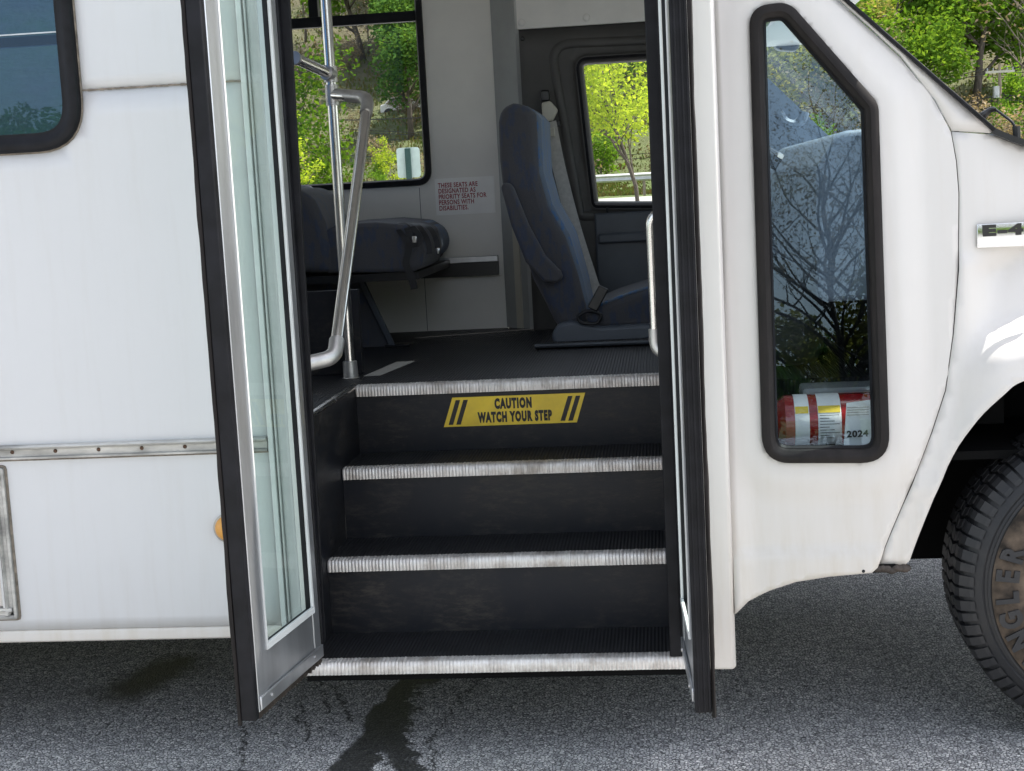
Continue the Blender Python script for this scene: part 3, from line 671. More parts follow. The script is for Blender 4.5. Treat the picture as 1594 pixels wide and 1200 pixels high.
# belt webbing and anchor
an = at(852, 172, BY-.03)
anc = part(MB().prism([(an.x-.02, an.z+.03), (an.x+.012, an.z+.035), (an.x+.04, an.z+.0), (an.x+.018, an.z-.04), (an.x-.018, an.z-.045)], 'y', BY-.045, BY-.002), 'belt_anchor', 'cream', bevel=.008)
MB().box(an.x-.02, an.x+.045, BY-.05, BY-.02, an.z-.062, an.z-.04).build('guide_loop', M['black_plastic'], anc, bevel=.004)
MB().box(an.x-.022, an.x+.010, BY-.03, BY-.001, an.z+.034, an.z+.075).build('height_slot', M['black_plastic'], anc, bevel=.006)
wp = [at(856, 190, BY-.05), at(870, 260, BY-.07), at(893, 350, BY-.12), at(918, 430, BY-.18), at(930, 465, BY-.22)]
part(MB().ribbon(spline(wp, 5), (1, 0, .22), .048, .002, (0, 1, 0)), 'shoulder_belt', 'webbing')
wp = [at(846, 195, BY-.01), at(856, 300, BY-.01), at(880, 480, BY-.01)]
part(MB().ribbon(wp, (1, 0, .05), .045, .002, (0, 1, 0)), 'belt_return', 'charcoal')
tp = at(858, 205, BY-.055); part(MB().box(tp.x-.012, tp.x+.014, BY-.066, BY-.058, tp.z-.018, tp.z+.014), 'belt_latch_plate', 'cream', bevel=.003)
# ---- driver seat
SY0, SY1 = 1.62, 2.12
def pz_(l, Y): return [xz(at(a, b, Y)) for a, b in l]
base = pz_([(858, 520), (868, 504), (888, 499), (935, 508), (1010, 504), (1130, 498), (1140, 515), (1080, 530), (1010, 529), (935, 553), (872, 550), (862, 540)], SY0-.02)
ds = MB().prism(base, 'y', SY0-.02, SY1+.02).build('driver_seat', M['seat_plastic'], bus, bevel=.014, seg=3)
back = pz_([(777, 250), (775, 190), (779, 168), (798, 160), (822, 163), (834, 178), (836, 215), (838, 268), (852, 320), (880, 370), (900, 430), (912, 478), (914, 506), (868, 512), (850, 474), (832, 440), (800, 356), (783, 300)], SY0)
MB().prism([tuple(p) for p in spline([(a, 0, b) for a, b in back]+[(back[0][0], 0, back[0][1])], 3) and back], 'y', SY0, SY1).build('backrest', M['fabric'], ds, bevel=.03, seg=4)
front = pz_([(818, 163), (832, 172), (842, 184), (843, 215), (846, 268), (860, 318), (887, 366), (906, 428), (918, 478), (918, 500), (900, 500), (888, 440), (868, 384), (840, 328), (826, 268), (824, 200)], SY0+.035)
MB().prism(front, 'y', SY0+.03, SY1-.03).build('front_panel', M['fabric_blue'], ds, bevel=.012, seg=3)
cush = pz_([(905, 496), (925, 478), (960, 463), (1010, 447), (1100, 430), (1150, 440), (1152, 500), (1010, 512), (930, 514)], SY0)
MB().prism(cush, 'y', SY0, SY1).build('cushion', M['fabric'], ds, bevel=.025, seg=4)
pi = MB().tube(spline([at(a, b, SY0+.012) for a, b in ((918, 482), (955, 466), (1008, 448), (1090, 432))], 4), .005, 8); pi.build('piping', M['fabric_blue'], ds, smooth=True)
arm = pz_([(779, 290), (786, 283), (797, 288), (822, 350), (848, 398), (872, 422), (876, 433), (866, 441), (846, 438), (818, 408), (795, 350)], SY0-.055)
MB().prism(arm, 'y', SY0-.055, SY0-.003).build('armrest', M['fabric'], ds, bevel=.013, seg=3)
b0, b1 = at(912, 500, SY0-.03), at(940, 447, SY0-.03)
bk = MB().ribbon([b0+(b1-b0)*t for t in (.35, 1)], (1, 0, -.5), .036, .02, (0, 1, 0)).build('buckle', M['black_plastic'], ds, bevel=.004)
MB().tube(spline([at(a, b, SY0-.03) for a, b in ((898, 494), (915, 484), (935, 490), (928, 503), (905, 502), (900, 494))], 5), .006, 8).build('buckle_cable', M['strap'], ds, smooth=True)
rp = [atz(820, 551, FL+.02), atz(846, 530, FL+.02)]
part(MB().prism([(rp[0].x, 1.50), (1.2, 1.46), (1.2, 2.18), (rp[0].x+.05, 2.18)], 'z', FL+.0005, FL+.014), 'seat_platform', 'tread', bevel=.004)
part(MB().box(rp[0].x+.06, 1.1, 1.70, 2.1, FL+.015, FL+.10), 'seat_pedestal', 'black_plastic')
part(MB().tube([(rp[0].x, 1.497, FL+.012), (1.2, 1.457, FL+.012)], .007, 8), 'platform_trim', 'dark_plastic')
# ---- passenger seat beside the stanchion
PY = 1.5
cs = pz_([(505, 360), (520, 350), (585, 346), (632, 350), (652, 358), (660, 392), (656, 416), (640, 424), (505, 425)], PY)
pseat = MB().prism(cs, 'y', PY, PY+.42).build('passenger_seat', M['fabric'], bus, bevel=.014, seg=3)
cs2 = [(x-.035, z) for x, z in pz_([(600, 351), (630, 351), (655, 366), (662, 392), (652, 412), (628, 422), (600, 422)], PY)]
MB().prism([(x+.004, z) for x, z in cs2], 'y', PY+.43, PY+.84).build('cushion_front', M['fabric_blue'], pseat, bevel=.02, seg=3)
MB().prism([(x-.045, z) for x, z in cs], 'y', PY+.425, PY+.84).build('cushion', M['fabric'], pseat, bevel=.022, seg=4)
bk_ = pz_([(400, 290), (470, 294), (488, 312), (504, 345), (512, 380), (515, 425), (400, 425)], PY-.02)
MB().prism(bk_, 'y', PY-.02, PY+.40).build('backrest', M['fabric'], pseat, bevel=.03, seg=4)
MB().prism([(-1.0, 1.0), (-.60, 1.0), (-.66, 1.40), (-.86, 1.42)], 'y', PY+.44, PY+.84).build('backrest', M['fabric'], pseat, bevel=.03, seg=4)
MB().box(-.95, at(665, 424, PY+.05).x-.03, PY+.03, WY-.04, at(560, 440, PY).z, at(560, 427, PY).z-.002).build('seat_frame', M['black_plastic'], pseat)
lg = MB(); f0 = at(552, 432, PY+.3); f1 = atz(612, 550, FL)
lg.prism([(-.95, f0.z-.0), (at(560, 432, 1.8).x, f0.z), (at(612, 549, 1.8).x, FL+.001), (-.95, FL+.001)], 'y', 1.80, 1.83)
lg.build('seat_pedestal', M['fabric'], pseat)
MB().ribbon([Vector((at(560, 432, 1.79).x, 1.79, f0.z)), Vector((at(612, 549, 1.79).x, 1.79, FL+.002))], (1, 0, 0), .022, .02, (0, 1, 0)).build('leg', M['dark_plastic'], pseat, bevel=.003)
MB().box(at(600, 549, 1.79).x, at(640, 549, 1.79).x, 1.77, 1.86, FL+.0005, FL+.008).build('foot_plate', M['black_plastic'], pseat, bevel=.002)
part(MB().box(-1.1, XL-.04, 1.02, 1.05, FL+.001, 1.07), 'modesty_panel', 'black_step')
# lap belt straps over the cushion
def strap(pts, Y, w=.024, nd=(0, 1, 0), wd=(1, 0, .1), mt='strap', nm='lap_belt'):
    return MB().ribbon(spline([at(a, b, y) for (a, b), y in zip(pts, Y)], 5), wd, w, .003, nd).build(nm, M[mt], pseat)
strap([(606, 352), (622, 346), (636, 358), (636, 390), (632, 410), (640, 430), (645, 450)], [PY+.1, PY+.05, PY-.005, PY-.012, PY-.014, PY-.012, PY-.01])
strap([(640, 347), (652, 352), (663, 368), (668, 385), (668, 395)], [PY+.1, PY+.04, PY+.0, PY-.008, PY-.012], w=.018)
strap([(652, 347), (668, 354), (678, 370), (681, 386)], [PY+.12, PY+.05, PY+.01, PY], w=.018)
strap([(616, 350), (628, 368), (646, 385), (655, 372), (642, 352)], [PY+.02, PY-.02, PY-.024, PY-.022, PY+.0], w=.018)
p = at(682, 391, PY-.004); MB().box(p.x-.006, p.x+.006, PY-.008, PY, p.z-.012, p.z+.012).build('belt_tongue', M['chrome'], pseat, bevel=.004)
p = at(645, 373, PY-.03); MB().box(p.x-.008, p.x+.008, PY-.034, PY-.026, p.z-.012, p.z+.012).build('belt_buckle', M['steel'], pseat, bevel=.003)
# ---- handrails
SX = -.29
rr = .0165; yS = .93
s0, s1 = at(506, -60, yS), at(543, 585, yS)
sx = (s0.x+s1.x)/2
stn = part(MB().tube([(sx, yS, FL), (sx, yS, 2.60)], .0155, 20), 'stanchion', 'steel', smooth=True)
zt_ = at(520, 148, yS).z
MB().tube([(sx, yS, FL+.0005), (sx, yS, FL+.003), (sx, yS, FL+.05), (sx, yS, FL+.052)], [.026, .023, .021, .017], 20).build('floor_socket', M['steel_dull'], stn, smooth=True)
# tee, short arm, long diagonal to the jamb elbow
e1 = at(573, 152, yS-.1); e2 = at(521, 556, .10); e3 = at(496, 567, .06)
path = smooth_path([Vector((sx, yS, zt_)), e1, e2+(e1-e2).normalized()*.0], .035, 7)
hr = part(MB().tube(smooth_path([Vector((sx, yS, zt_)), e1, e2, Vector((XL+.0, .045, e3.z-.002))], .045, 8), .0155, 18), 'diagonal_handrail', 'steel', smooth=True)
MB().tube(smooth_path([Vector((sx+.012, yS-.004, zt_+.001)), e1, e1+(e2-e1).normalized()*.07], .045, 8), .0185, 18).build('top_elbow', M['steel_dull'], hr, smooth=True)
MB().tube(smooth_path([e2+(e1-e2).normalized()*.055, e2, Vector((XL+.0, .045, e3.z-.002))], .045, 8), .0190, 18).build('bottom_elbow', M['steel_dull'], hr, smooth=True)
MB().tube([(sx, yS, zt_-.03), (sx, yS, zt_+.03)], .0195, 18).build('tee_collar', M['steel_dull'], hr, smooth=True)
k0 = e2+(e1-e2).normalized()*.042+Vector((.0, -.019, 0)); MB().tube([k0, k0+Vector((0, -.003, 0))], .004, 8).build('screw', M['rust'], hr)
k1, k2 = at(458, 90, yS-.25), at(515, 116, yS)
kr = part(MB().tube([k1, Vector((sx, yS, k2.z))], .0155, 18), 'cross_handrail', 'steel', smooth=True)
dk = (k1-Vector((sx, yS, k2.z))).normalized(); c0 = Vector((sx, yS, k2.z))
MB().tube([c0-dk*.002, c0+dk*.035], .021, 18).build('clamp', M['steel_dull'], kr, smooth=True)
MB().tube([c0+Vector((0, 0, -.022)), c0+Vector((0, 0, .022))], .020, 18).build('clamp_collar', M['steel_dull'], kr, smooth=True)
MB().tube([k1+dk*.002, k1-dk*.008], .019, 18).build('end_flange', M['steel_dull'], kr, smooth=True)
xr_ = at(1019, 500, .15).x
part(MB().tube(smooth_path([(XR+.01, .14, at(1019, 325, .15).z), (xr_, .15, at(1019, 335, .15).z), (xr_, .15, at(1019, 545, .15).z), (XR+.0, .13, at(1019, 552, .15).z-.004)], .03, 6), .0125, 16), 'entry_handrail', 'steel', smooth=True)
part(MB().tube(smooth_path([(xr_, .15, at(1019, 512, .15).z), (xr_, .15, at(1019, 545, .15).z), (XR+.0, .13, at(1019, 552, .15).z-.004)], .03, 6), .0155, 16), 'rail_elbow', 'steel_dull', smooth=True)
# ---- door leaves
def leaf(name, hx, hy, ox, oy, zb_, zt_, side):
    """side=+1: thickness goes towards -X (left leaf), visible face towards +X"""
    A = Vector((hx, hy, 0)); B = Vector((ox, oy, 0)); u = (B-A).normalized(); Lh = (B-A).length
    n = Vector((u.y, -u.x, 0)) if side > 0 else Vector((-u.y, u.x, 0))      # away from the visible face
    if side > 0 and n.x > 0: n = -n
    if side < 0 and n.x < 0: n = -n
    def bx(mb, s0, s1, t0, t1, z0, z1):
        vs = []
        for s_ in (s0, s1):
            for t in (t0, t1):
                for z in (z0, z1): q = A+u*s_+n*t; vs.append((q.x, q.y, z))
        mb.add(vs, [(0, 1, 3, 2), (4, 6, 7, 5), (0, 4, 5, 1), (2, 3, 7, 6), (0, 2, 6, 4), (1, 5, 7, 3)])
    T = .030; so_, si = .062, .052; zr0, zr1 = zb_+.018, zb_+.125
    f = MB()
    bx(f, .012, si, 0, T, zb_+.018, zt_); bx(f, Lh-so_, Lh, 0, T, zb_, zt_); bx(f, si, Lh-so_, .002, T-.002, zr0, zr1); bx(f, si, Lh-so_, .002, T-.002, zt_-.06, zt_)
    o = f.build(name, M['alu'], bus, bevel=.0025)
    g_ = MB(); q_ = [A+u*s_+n*T*.5 for s_ in (si+.001, Lh-so_-.001)]; g_.add([(q_[0].x, q_[0].y, zr1+.001), (q_[1].x, q_[1].y, zr1+.001), (q_[1].x, q_[1].y, zt_-.061), (q_[0].x, q_[0].y, zt_-.061)], [(0, 1, 2, 3)]); gm = g_.build('glass', M['glass_door'], o)
    # glazing beads: bright lips and dark gasket lines
    k = MB()
    for (a, b, z0, z1) in ((si+.0005, si+.007, zr1, zt_-.06), (Lh-so_-.007, Lh-so_-.0005, zr1, zt_-.06)): bx(k, a, b, .004, T*.5-.001, z0, z1)
    bx(k, si+.007, Lh-so_-.007, .004, T*.5-.001, zr1+.0005, zr1+.008); k.build('glazing_gasket', M['rubber'], o)
    k = MB()
    bx(k, si-.006, si+.004, -.003, .0035, zr1+.012, zt_-.06); bx(k, Lh-so_-.003, Lh-so_+.004, -.003, .0035, zr1+.012, zt_-.06)
    bx(k, si-.006, Lh-so_+.004, -.004, .003, zr1-.004, zr1+.0115); k.build('glazing_bead', M['alu_white'], o, bevel=.001)
    k = MB(); bx(k, .012, Lh-.002, -.005, .001, zb_+.004, zb_+.034); kk = k.build('bottom_rail_cap', M['alu'], o, bevel=.003)
    for s_ in (.07, Lh-.06):
        q = A+u*s_-n*.005; MB().tube([q+Vector((0, 0, zb_+.02)), q-n*.003+Vector((0, 0, zb_+.02))], .004, 8).build('screw', M['steel_dull'], o)
    # brush along the bottom
    k = MB(); rs = random.Random(5)
    nn_ = 150
    for i in range(nn_):
        s_ = .0+Lh*i/nn_; dz_ = .012+.006*rs.random(); w = Lh/nn_*.8; t = rs.random()*.004
        bx(k, s_, s_+w, .004+t, .014+t, zb_-dz_, zb_+.004 if s_ > Lh-so_ or s_ < .05 else zb_+.0178)
    k.build('brush_strip', M['rubber_brown'], o)
    # hinge side rubber, outer bulb seal
    k = MB(); bx(k, -.006, .0115, -.004, T, zb_+.03, zt_); k.build('hinge_seal', M['rubber'], o, bevel=.004)
    k = MB(); bx(k, Lh+.001, Lh+.022, .000, T+.004, zb_-.012, zt_); k.build('edge_seal', M['rubber'], o, bevel=.003)
    # wavy lip
    vs = []; fs = []; m = 90
    for i in range(m+1):
        z = zb_-.022+(zt_-zb_+.022)*i/m; w = .0025*mnoise.noise(Vector((z*5, side, 0)))+.0012*mnoise.noise(Vector((z*17, side, 3)))
        for (s_, t) in ((Lh+.016, T+.0045), (Lh+.022+w, T+.0045), (Lh+.026+w, T+.011+w), (Lh+.019, T+.014+w)):
            q = A+u*s_+n*t; vs.append((q.x, q.y, z))
    for i in range(m):
        for j in range(4): fs.append((i*4+j, i*4+(j+1) % 4, i*4+4+(j+1) % 4, i*4+4+j))
    fs += [(0, 1, 2, 3), (m*4+3, m*4+2, m*4+1, m*4)]
    MB().add(vs, fs).build('seal_lip', M['rubber_old'], o, smooth=True, angle=60)
    k = MB()
    for t in ((.006, .018, .028) if side < 0 else ()): bx(k, Lh+.0225, Lh+.0255, t, t+.004, zb_-.012, zt_)
    side < 0 and k.build('seal_ribs', M['rubber'], o, bevel=.001)
    return o
lw = leaf('folding_door', -.172, -.022, -.2255, -.405, .262, 2.28, +1); lw['label'] = 'left open door leaf with aluminium frame and glass'
rw = leaf('folding_door', .683, -.020, .7015, -.395, .262, 2.28, -1); rw['label'] = 'right open door leaf seen nearly edge on'
# ---- front column
cxa, cxb = .742, at(1143, 940).x
part(MB().prism([(cxa-.03, .03), (cxa-.028, -.002), (cxa-.02, -.008), (cxb-.012, -.010), (cxb-.003, -.006), (cxb, .004), (cxb, .06), (cxa-.03, .06)], 'z', .205, 2.72), 'door_column', 'white_front', bevel=.006, seg=3)
# ---- front transition panel with cab window
LK = .08
AL = lambda px, py, y0=0.: atlean(px, py, y0, LK)
wo = [xz(AL(*p)) for p in ((1179, 40), (1190, 17), (1232, 14), (1362, 168), (1380, 700), (1372, 716), (1200, 716), (1188, 700))]
cab_outer = rnd([xz(AL(*p)) for p in ((1169, 14), (1226, 7), (1363, 163), (1381, 716), (1190, 716))], [.065, .05, .045, .06, .06], 8)
cab_mid = [p for p in cab_outer]
seam = [(1480, 205), (1488, 250), (1492, 300), (1491, 420), (1483, 520), (1471, 608), (1450, 672), (1420, 750), (1390, 820), (1365, 882)]
seamw = [xz(AL(*p, .018)) for p in seam]
lowedge = [(1358, 893), (1290, 899), (1240, 907), (1200, 920), (1165, 936), (1145, 955)]
apil = [(1455, 158), (1400, 88), (1350, 42), (1303, 0)]
topz = 2.05
def ypan(x, z):
    y = LK*(z-.3)
    dd = pdist((x, z), cab_outer) * (1 if not inside((x, z), cab_outer) else -1)
    y += .018*sst(.035, .115, dd)*sst(.80, .87, x)
    y -= .011*sst(.478, .466, z)
    return y
pan = [(cxb+.001, at(1145, 955).z)]+[xz(AL(*p)) for p in lowedge[::-1][1:]]+seamw[::-1]+[xz(AL(*p, .018)) for p in apil]
ap_top = Vector(pan[-1]); pan += [(ap_top.x-.30, ap_top.y+.31), (cxb+.001, ap_top.y+.40)]
sheet('front_side_panel', pan, [[(x, z) for x, z in cab_outer]], .014, ypan, M['white_front'], bus, .004)
cw = part(MB().sweep(cab_outer, [(.005, .003), (.005, -.012), (-.004, -.018), (-.014, -.018), (-.018, -.013), (-.022, -.012), (-.028, -.002), (-.030, .012), (-.026, .02), (.005, .02)], ymap=lambda x, z: LK*(z-.3)), 'cab_window', 'rubber_old', smooth=True, angle=50)
gg = sheet('glass', cab_outer, [], 0, lambda x, z: LK*(z-.3)+.008, M['glass_cab'], cw, .001); gg.modifiers.clear()
MB().sweep(cab_outer, [(-.028, .003), (-.028, -.004), (-.033, .002), (-.033, .007)], ymap=lambda x, z: LK*(z-.3)).build('locking_strip', M['rubber'], cw)
# backing behind the seam line
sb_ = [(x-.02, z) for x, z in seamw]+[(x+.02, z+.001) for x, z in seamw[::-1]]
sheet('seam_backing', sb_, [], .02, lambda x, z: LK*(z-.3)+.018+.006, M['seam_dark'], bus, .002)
# ---- fender
AX, AZ = 1.695, .372
def arch_pts():
    l = [(1418, 876), (1432, 838), (1455, 780), (1484, 712), (1520, 653), (1560, 612), (1594, 590)]
    return [xz(atlean(*p, .0, .03)) for p in l]
al = arch_pts(); ar = [(2*AX-x, z) for x, z in al[::-1]]; atop = (AX, al[-1][1]+.035)
arch = al+[(AX-.09, atop[1]-.006), atop, (AX+.09, atop[1]-.006)]+ar
arch = [(p.x, p.y) for p in spline([Vector((a_[0], a_[1], 0)) for a_ in arch], 4)]
sm3 = [(p[0]+.0022, p[1]) for p in seamw]
hoodl = [xz(AL(*p, .018)) for p in ((1482, 206), (1540, 209), (1570, 216), (1594, 226))]
fend = [(sm3[-1][0], al[0][1]-.012), (al[0][0]-.012, al[0][1]-.014)]+arch+[(al[0][0]*-1+2*AX+.3, .40), (2.35, .42), (2.42, .8), (2.40, 1.15), (2.2, 1.24), (1.8, 1.34)]+hoodl[::-1][0:3]+sm3
def yfen(x, z):
    y = LK*(z-.3)+.018
    da = pdist((x, z), arch, False)
    y -= .05*(1-sst(.05, .15, da))*sst(.45, .8, z)*sst(.0, .12, pdist((x, z), seamw, False))
    y += .20*(min(max(z, .80), 1.13)-.80)*sst(.0, .11+.3*sst(1.10, 1.22, z), pdist((x, z), seamw, False))*sst(.05, .13, da)  # leans the fender back so the sun makes a bright patch
    y -= .006*(1-sst(.0, .02, da))
    zc_ = at(1594, 400).z
    y -= .008*sst(zc_+.006, zc_-.006, z)*sst(1.32, 1.36, x)
    y += .12*sst(1.9, 2.4, x)
    z6 = .62; y -= .004*(sst(z6-.03, z6-.022, z)-sst(z6+.022, z6+.03, z))*(1-sst(1.30, 1.34, x))
    return y
sheet('front_fender', fend, [], .016, yfen, M['white_front'], bus, .003)
part(MB().sweep(arch+[(AX+.4, al[0][1]-.5), (AX-.4, al[0][1]-.5)], [(.0, .0), (.0, .01), (-.004, .01), (-.004, 0)], ymap=lambda x, z: .06) if False else MB().box(AX-.48, AX+.48, .60, .62, .3, .92), 'wheel_well_wall', 'under')
wl = MB(); vs = []; fs = []; n = 40
for i in range(n+1):
    a = math.pi*i/n; r = .50
    for y in (.075, .60): vs.append((AX+r*math.cos(a), y, AZ+.07+r*math.sin(a)))
for i in range(n): fs.append((i*2, i*2+1, i*2+3, i*2+2))
wl.add(vs, fs); wlo = part(wl, 'wheel_well_liner', 'under')
# exposed bracket under the seam
b0 = at(1385, 884, .03); brk = MB()
for i in range(7):
    p = at(1366+i*7, 886+random.uniform(-3, 2), .03); dome(brk, (p.x, .03, p.z), .012+.004*random.random(), .012, 10, 4, .7)
part(brk.box(at(1362, 884, .03).x, at(1410, 884, .03).x, .03, .06, b0.z-.010, b0.z+.014), 'rusty_bracket', 'rubber_brown')
p = at(1343, 887, 0); pz = AL(1343, 887); MB().tube([(pz.x, pz.y-.0115, pz.z), (pz.x, pz.y-.0125, pz.z)], .004, 10).build('drain_hole', M['black_gap'], bus)
# badge
ba, bb_ = AL(1520, 349, .008), AL(1594, 386, .008)
by = yfen(1.40, 1.2)-.004
bz0, bz1, bxx = at(1522, 386, by).z, at(1522, 349, by).z, at(1520, 360, by).x
bzm = bz0*.52+bz1*.48
bd = part(MB().prism([(by, bz0), (by-.004, bz0), (by-.0075, bzm), (by-.0045, bz1), (by, bz1)], 'x', bxx, bxx+.19), 'badge', 'chrome', bevel=.0012)
0 and MB().prism(rnd([(bxx+.006, bz0+.020), (bxx+.184, bz0+.020), (bxx+.184, bz1-.004), (bxx+.006, bz1-.004)], .004, 4), 'y', by-.0068, by-.0061).build('badge_field', M['ink'], bd)
text('lettering', 'E-4', .032, M['ink'], bd, (bxx+.012, by-.0078, bzm+.0020), (1, 0, 0), (0, 0, 1), 1.75, .0022, align='LEFT', thick=.003)
# ---- A pillar, windscreen, cowl, hood
wy0, wy1 = .10, 2.12
pa = [AL(1311, 0, .018), AL(1400, 79, .018), AL(1544, 204, .018)]
WT, WB = Vector((pa[0].x, .12, pa[0].z)), Vector((pa[2].x, .12, pa[2].z))
dirw = (WB-WT); topx = WT-dirw*.75
def wl_(t): return WT+dirw*t
apm = MB(); n = 12; vs = []; fs = []
apf = [AL(*p, .018) for p in ((1303, 0), (1350, 42), (1400, 88), (1455, 158), (1480, 205), (1540, 208))]
A_outer = [AL(*p, .018) for p in ((1310, 0), (1358, 42), (1408, 86), (1466, 137), (1510, 175), (1544, 205))]
poly = [xz(p) for p in apf]+[xz(p) for p in A_outer[::-1]]
poly = [(poly[0][0]-.30, poly[0][1]+.31)]+poly+[(poly[-1][0]-.30, poly[-1][1]+.305)]
def yap(x, z): return LK*(z-.3)+.018
sheet('windscreen_pillar', [(x+.0030, z+.0020) for x, z in poly], [], .03, lambda x, z: LK*(z-.3)+.0190, M['white_front'], bus, .01)
ed = [Vector(p) for p in A_outer]; ed = [ed[0]+(ed[0]-ed[2])*1.6]+ed
part(MB().ribbon([p+Vector((.004, .0, .004)) for p in ed], (0, 1, 0), .03, .008, (1, 0, 1)), 'windscreen_trim', 'rubber', bevel=.002)
a, b = ed[0], ed[-1]
wsc = MB().add([(a.x+.004, a.y+.02, a.z), (b.x+.004, b.y+.02, b.z), (b.x+.10, 1.17, b.z), (a.x+.08, 1.17, a.z), (b.x+.004, 2.16, b.z), (a.x+.004, 2.14, a.z)], [(0, 1, 2, 3), (3, 2, 4, 5)])
part(wsc, 'windscreen', 'glass_wind')
fa = [at(1200, 128, 2.1), at(1290, 210, 2.1)]
# far side pillar: same slope as the near one
pw = [(a.x-.05, a.z-.07), (b.x+.02, b.z-.02), (b.x+.02, b.z-.20), (b.x-.30, b.z-.02), (a.x-.16, a.z-.12)]
fp0, fp1 = at(1180, 108, 2.1), at(1300, 222, 2.1); ddx = fp1-fp0
fpo = [fp0-ddx*.45, fp1+ddx*.6]
part(MB().prism([(fpo[0].x, fpo[0].z), (fpo[1].x, fpo[1].z), (fpo[1].x-.02, fpo[1].z-.25), (fpo[1].x-.34, fpo[1].z-.25), (fpo[0].x-.18, fpo[0].z-.05)], 'y', 2.08, 2.14), 'far_pillar', 'dash')
gh = [at(x_, y_, 2.02) for x_, y_ in ((1212, 176), (1222, 190), (1238, 194), (1249, 184), (1252, 174))]
part(MB().tube(spline(gh, 5), [.018]*21, 10), 'grab_handle', 'dash', smooth=True)
cwl = [at(x_, y_, .14) for x_, y_ in ((1540, 204), (1560, 213), (1594, 224), (1660, 236))]
part(MB().ribbon(spline(cwl, 4), (0, 1, 0), .09, .014, (.3, 0, 1)).box(cwl[0].x+.03, 1.75, .20, 2.1, cwl[0].z-.12, cwl[0].z-.10), 'cowl', 'black_plastic')
hd = MB(); nx_, ny_ = 14, 16; vs = []; fs = []
for i in range(nx_+1):
    for j in range(ny_+1):
        x = 1.62+.9*i/nx_; v_ = j/ny_; y = .12+2.05*v_; z = 1.27-.13*(i/nx_)**1.3+.05*math.sin(math.pi*v_)**.5-.02; vs.append((x, y, z))
for i in range(nx_):
    for j in range(ny_): q = i*(ny_+1)+j; fs.append((q, q+1, q+ny_+2, q+ny_+1))
part(hd.add(vs, fs), 'hood', 'white_front', smooth=True, angle=180)
part(MB().box(2.40, 2.46, .2, 2.1, .40, 1.20), 'front_grille', 'under')
# wiper at the cowl corner
w0 = [at(x_, y_, .16) for x_, y_ in ((1527, 183), (1540, 172), (1550, 170))]; w1 = [at(x_, y_, .16) for x_, y_ in ((1549, 170), (1568, 184), (1578, 194), (1583, 210))]
wp_ = part(MB().tube(spline(w0, 4), [.012, .014, .012, .010, .009, .009, .008, .007, .006], 8, flat=.6), 'wiper', 'black_plastic', smooth=True)
MB().tube(spline(w1, 4), .003, 8).build('wiper_arm', M['black_plastic'], wp_, smooth=True)
MB().tube([w1[-1]+Vector((0, 0, -.012)), w1[-1]+Vector((-.001, 0, .02))], .009, 8).build('wiper_pivot', M['black_plastic'], wp_)
# ---- cab interior
dash = MB()
dxs = at(1236, 206, 1.0).x; dzt = at(1290, 210, 1.0).z
dp_ = rnd([(dxs-.02, dzt-.42), (dxs-.015, dzt-.10), (dxs+.04, dzt-.01), (dxs+.24, dzt-.005), (dxs+.42, dzt-.12), (dxs+.42, dzt-.42)], [.03, .06, .05, .03, .02, .02])
do_ = MB().prism(dp_, 'y', .27, 2.06).build('dashboard', M['dash'], bus, bevel=.02, seg=3)
part(MB().box(dxs+.14, dxs+.42, .27, 2.06, .72, dzt-.425), 'firewall', 'under')
mt = MB(); c_ = Vector((dxs-.14, 1.62, dzt+.02)); nn = 32; nv = Vector((-.85, 0, .5)).normalized(); a1 = Vector((0, 1, 0)); a2 = nv.cross(a1)
mt.tube([c_+(a1*math.cos(2*math.pi*i/nn)+a2*math.sin(2*math.pi*i/nn))*.19 for i in range(nn+1)], .013, 10)
sw = part(mt, 'steering_wheel', 'dark_plastic', smooth=True)
MB().tube([c_-a1*.18, c_-nv*.02, c_+a1*.18], .014, 8).build('spoke', M['dark_plastic'], sw, smooth=True)
MB().tube([c_, c_-nv*.35], .03, 10).build('column', M['dark_plastic'], sw, smooth=True)
# engine cover between the seats
part(MB().box(.85, dxs+.05, .75, 1.45, FL, FL+.28), 'engine_cover', 'dark_plastic', bevel=.06, seg=4)
part(MB().box(cxb+.03, dxs+.05, .11, .62, .66, .70), 'cab_ledge', 'under')
part(MB().box(1.20, 1.62, .13, .63, .66, .68), 'sun_block_plate', 'under')  # plate added to stop sun leaking down to the ground
# ---- roof, rear wall, cap, underside
rf = MB(); cf = MB()
for (x0, x1, y0, y1) in ((-4.2, -1.7, 0, 2.4), (-1.0, .60, 0, 2.4), (-1.7, -1.0, 0, .85), (-1.7, -1.0, 1.55, 2.4)):
    rf.box(x0, x1, y0, y1, 2.7205, 2.78); cf.box(x0, x1+(.1 if x1 > 0 else 0), max(y0, .06), min(y1, 2.34), 2.60, 2.62)
part(rf, 'roof', 'white'); part(cf, 'ceiling', 'head_white')
part(MB().box(-1.75, -.95, .80, 1.60, 2.79, 2.80), 'added_skylight', 'glass_far')  # glazed roof opening added to brighten the interior
part(MB().box(-4.2, -4.15, .021, 2.4, .45, 1.35).box(-4.2, -4.15, .021, .4, 1.35, 2.60).box(-4.2, -4.15, 2.0, 2.4, 1.35, 2.60), 'rear_wall', 'wall_in')  # wide rear opening added to bring more light inside
part(MB().prism([(.60, 2.60), (.60, 2.78), (.72, 2.76), (.90, 2.45), (ed[0].x+.05, ed[0].z+.05), (ed[0].x, ed[0].z+.02), (.70, 2.05), (.66, 2.60)][:0] or [(.60, 2.60), (.60, 2.78), (.74, 2.76), (1.05, 2.45), (1.27, 1.92), (1.26, 1.83), (1.04, 1.83), (1.04, 1.98), (.70, 2.05), (.66, 2.60)], 'y', .1, 2.40), 'front_cap', 'white')  # front overhang lengthened to keep sun off the entrance floor
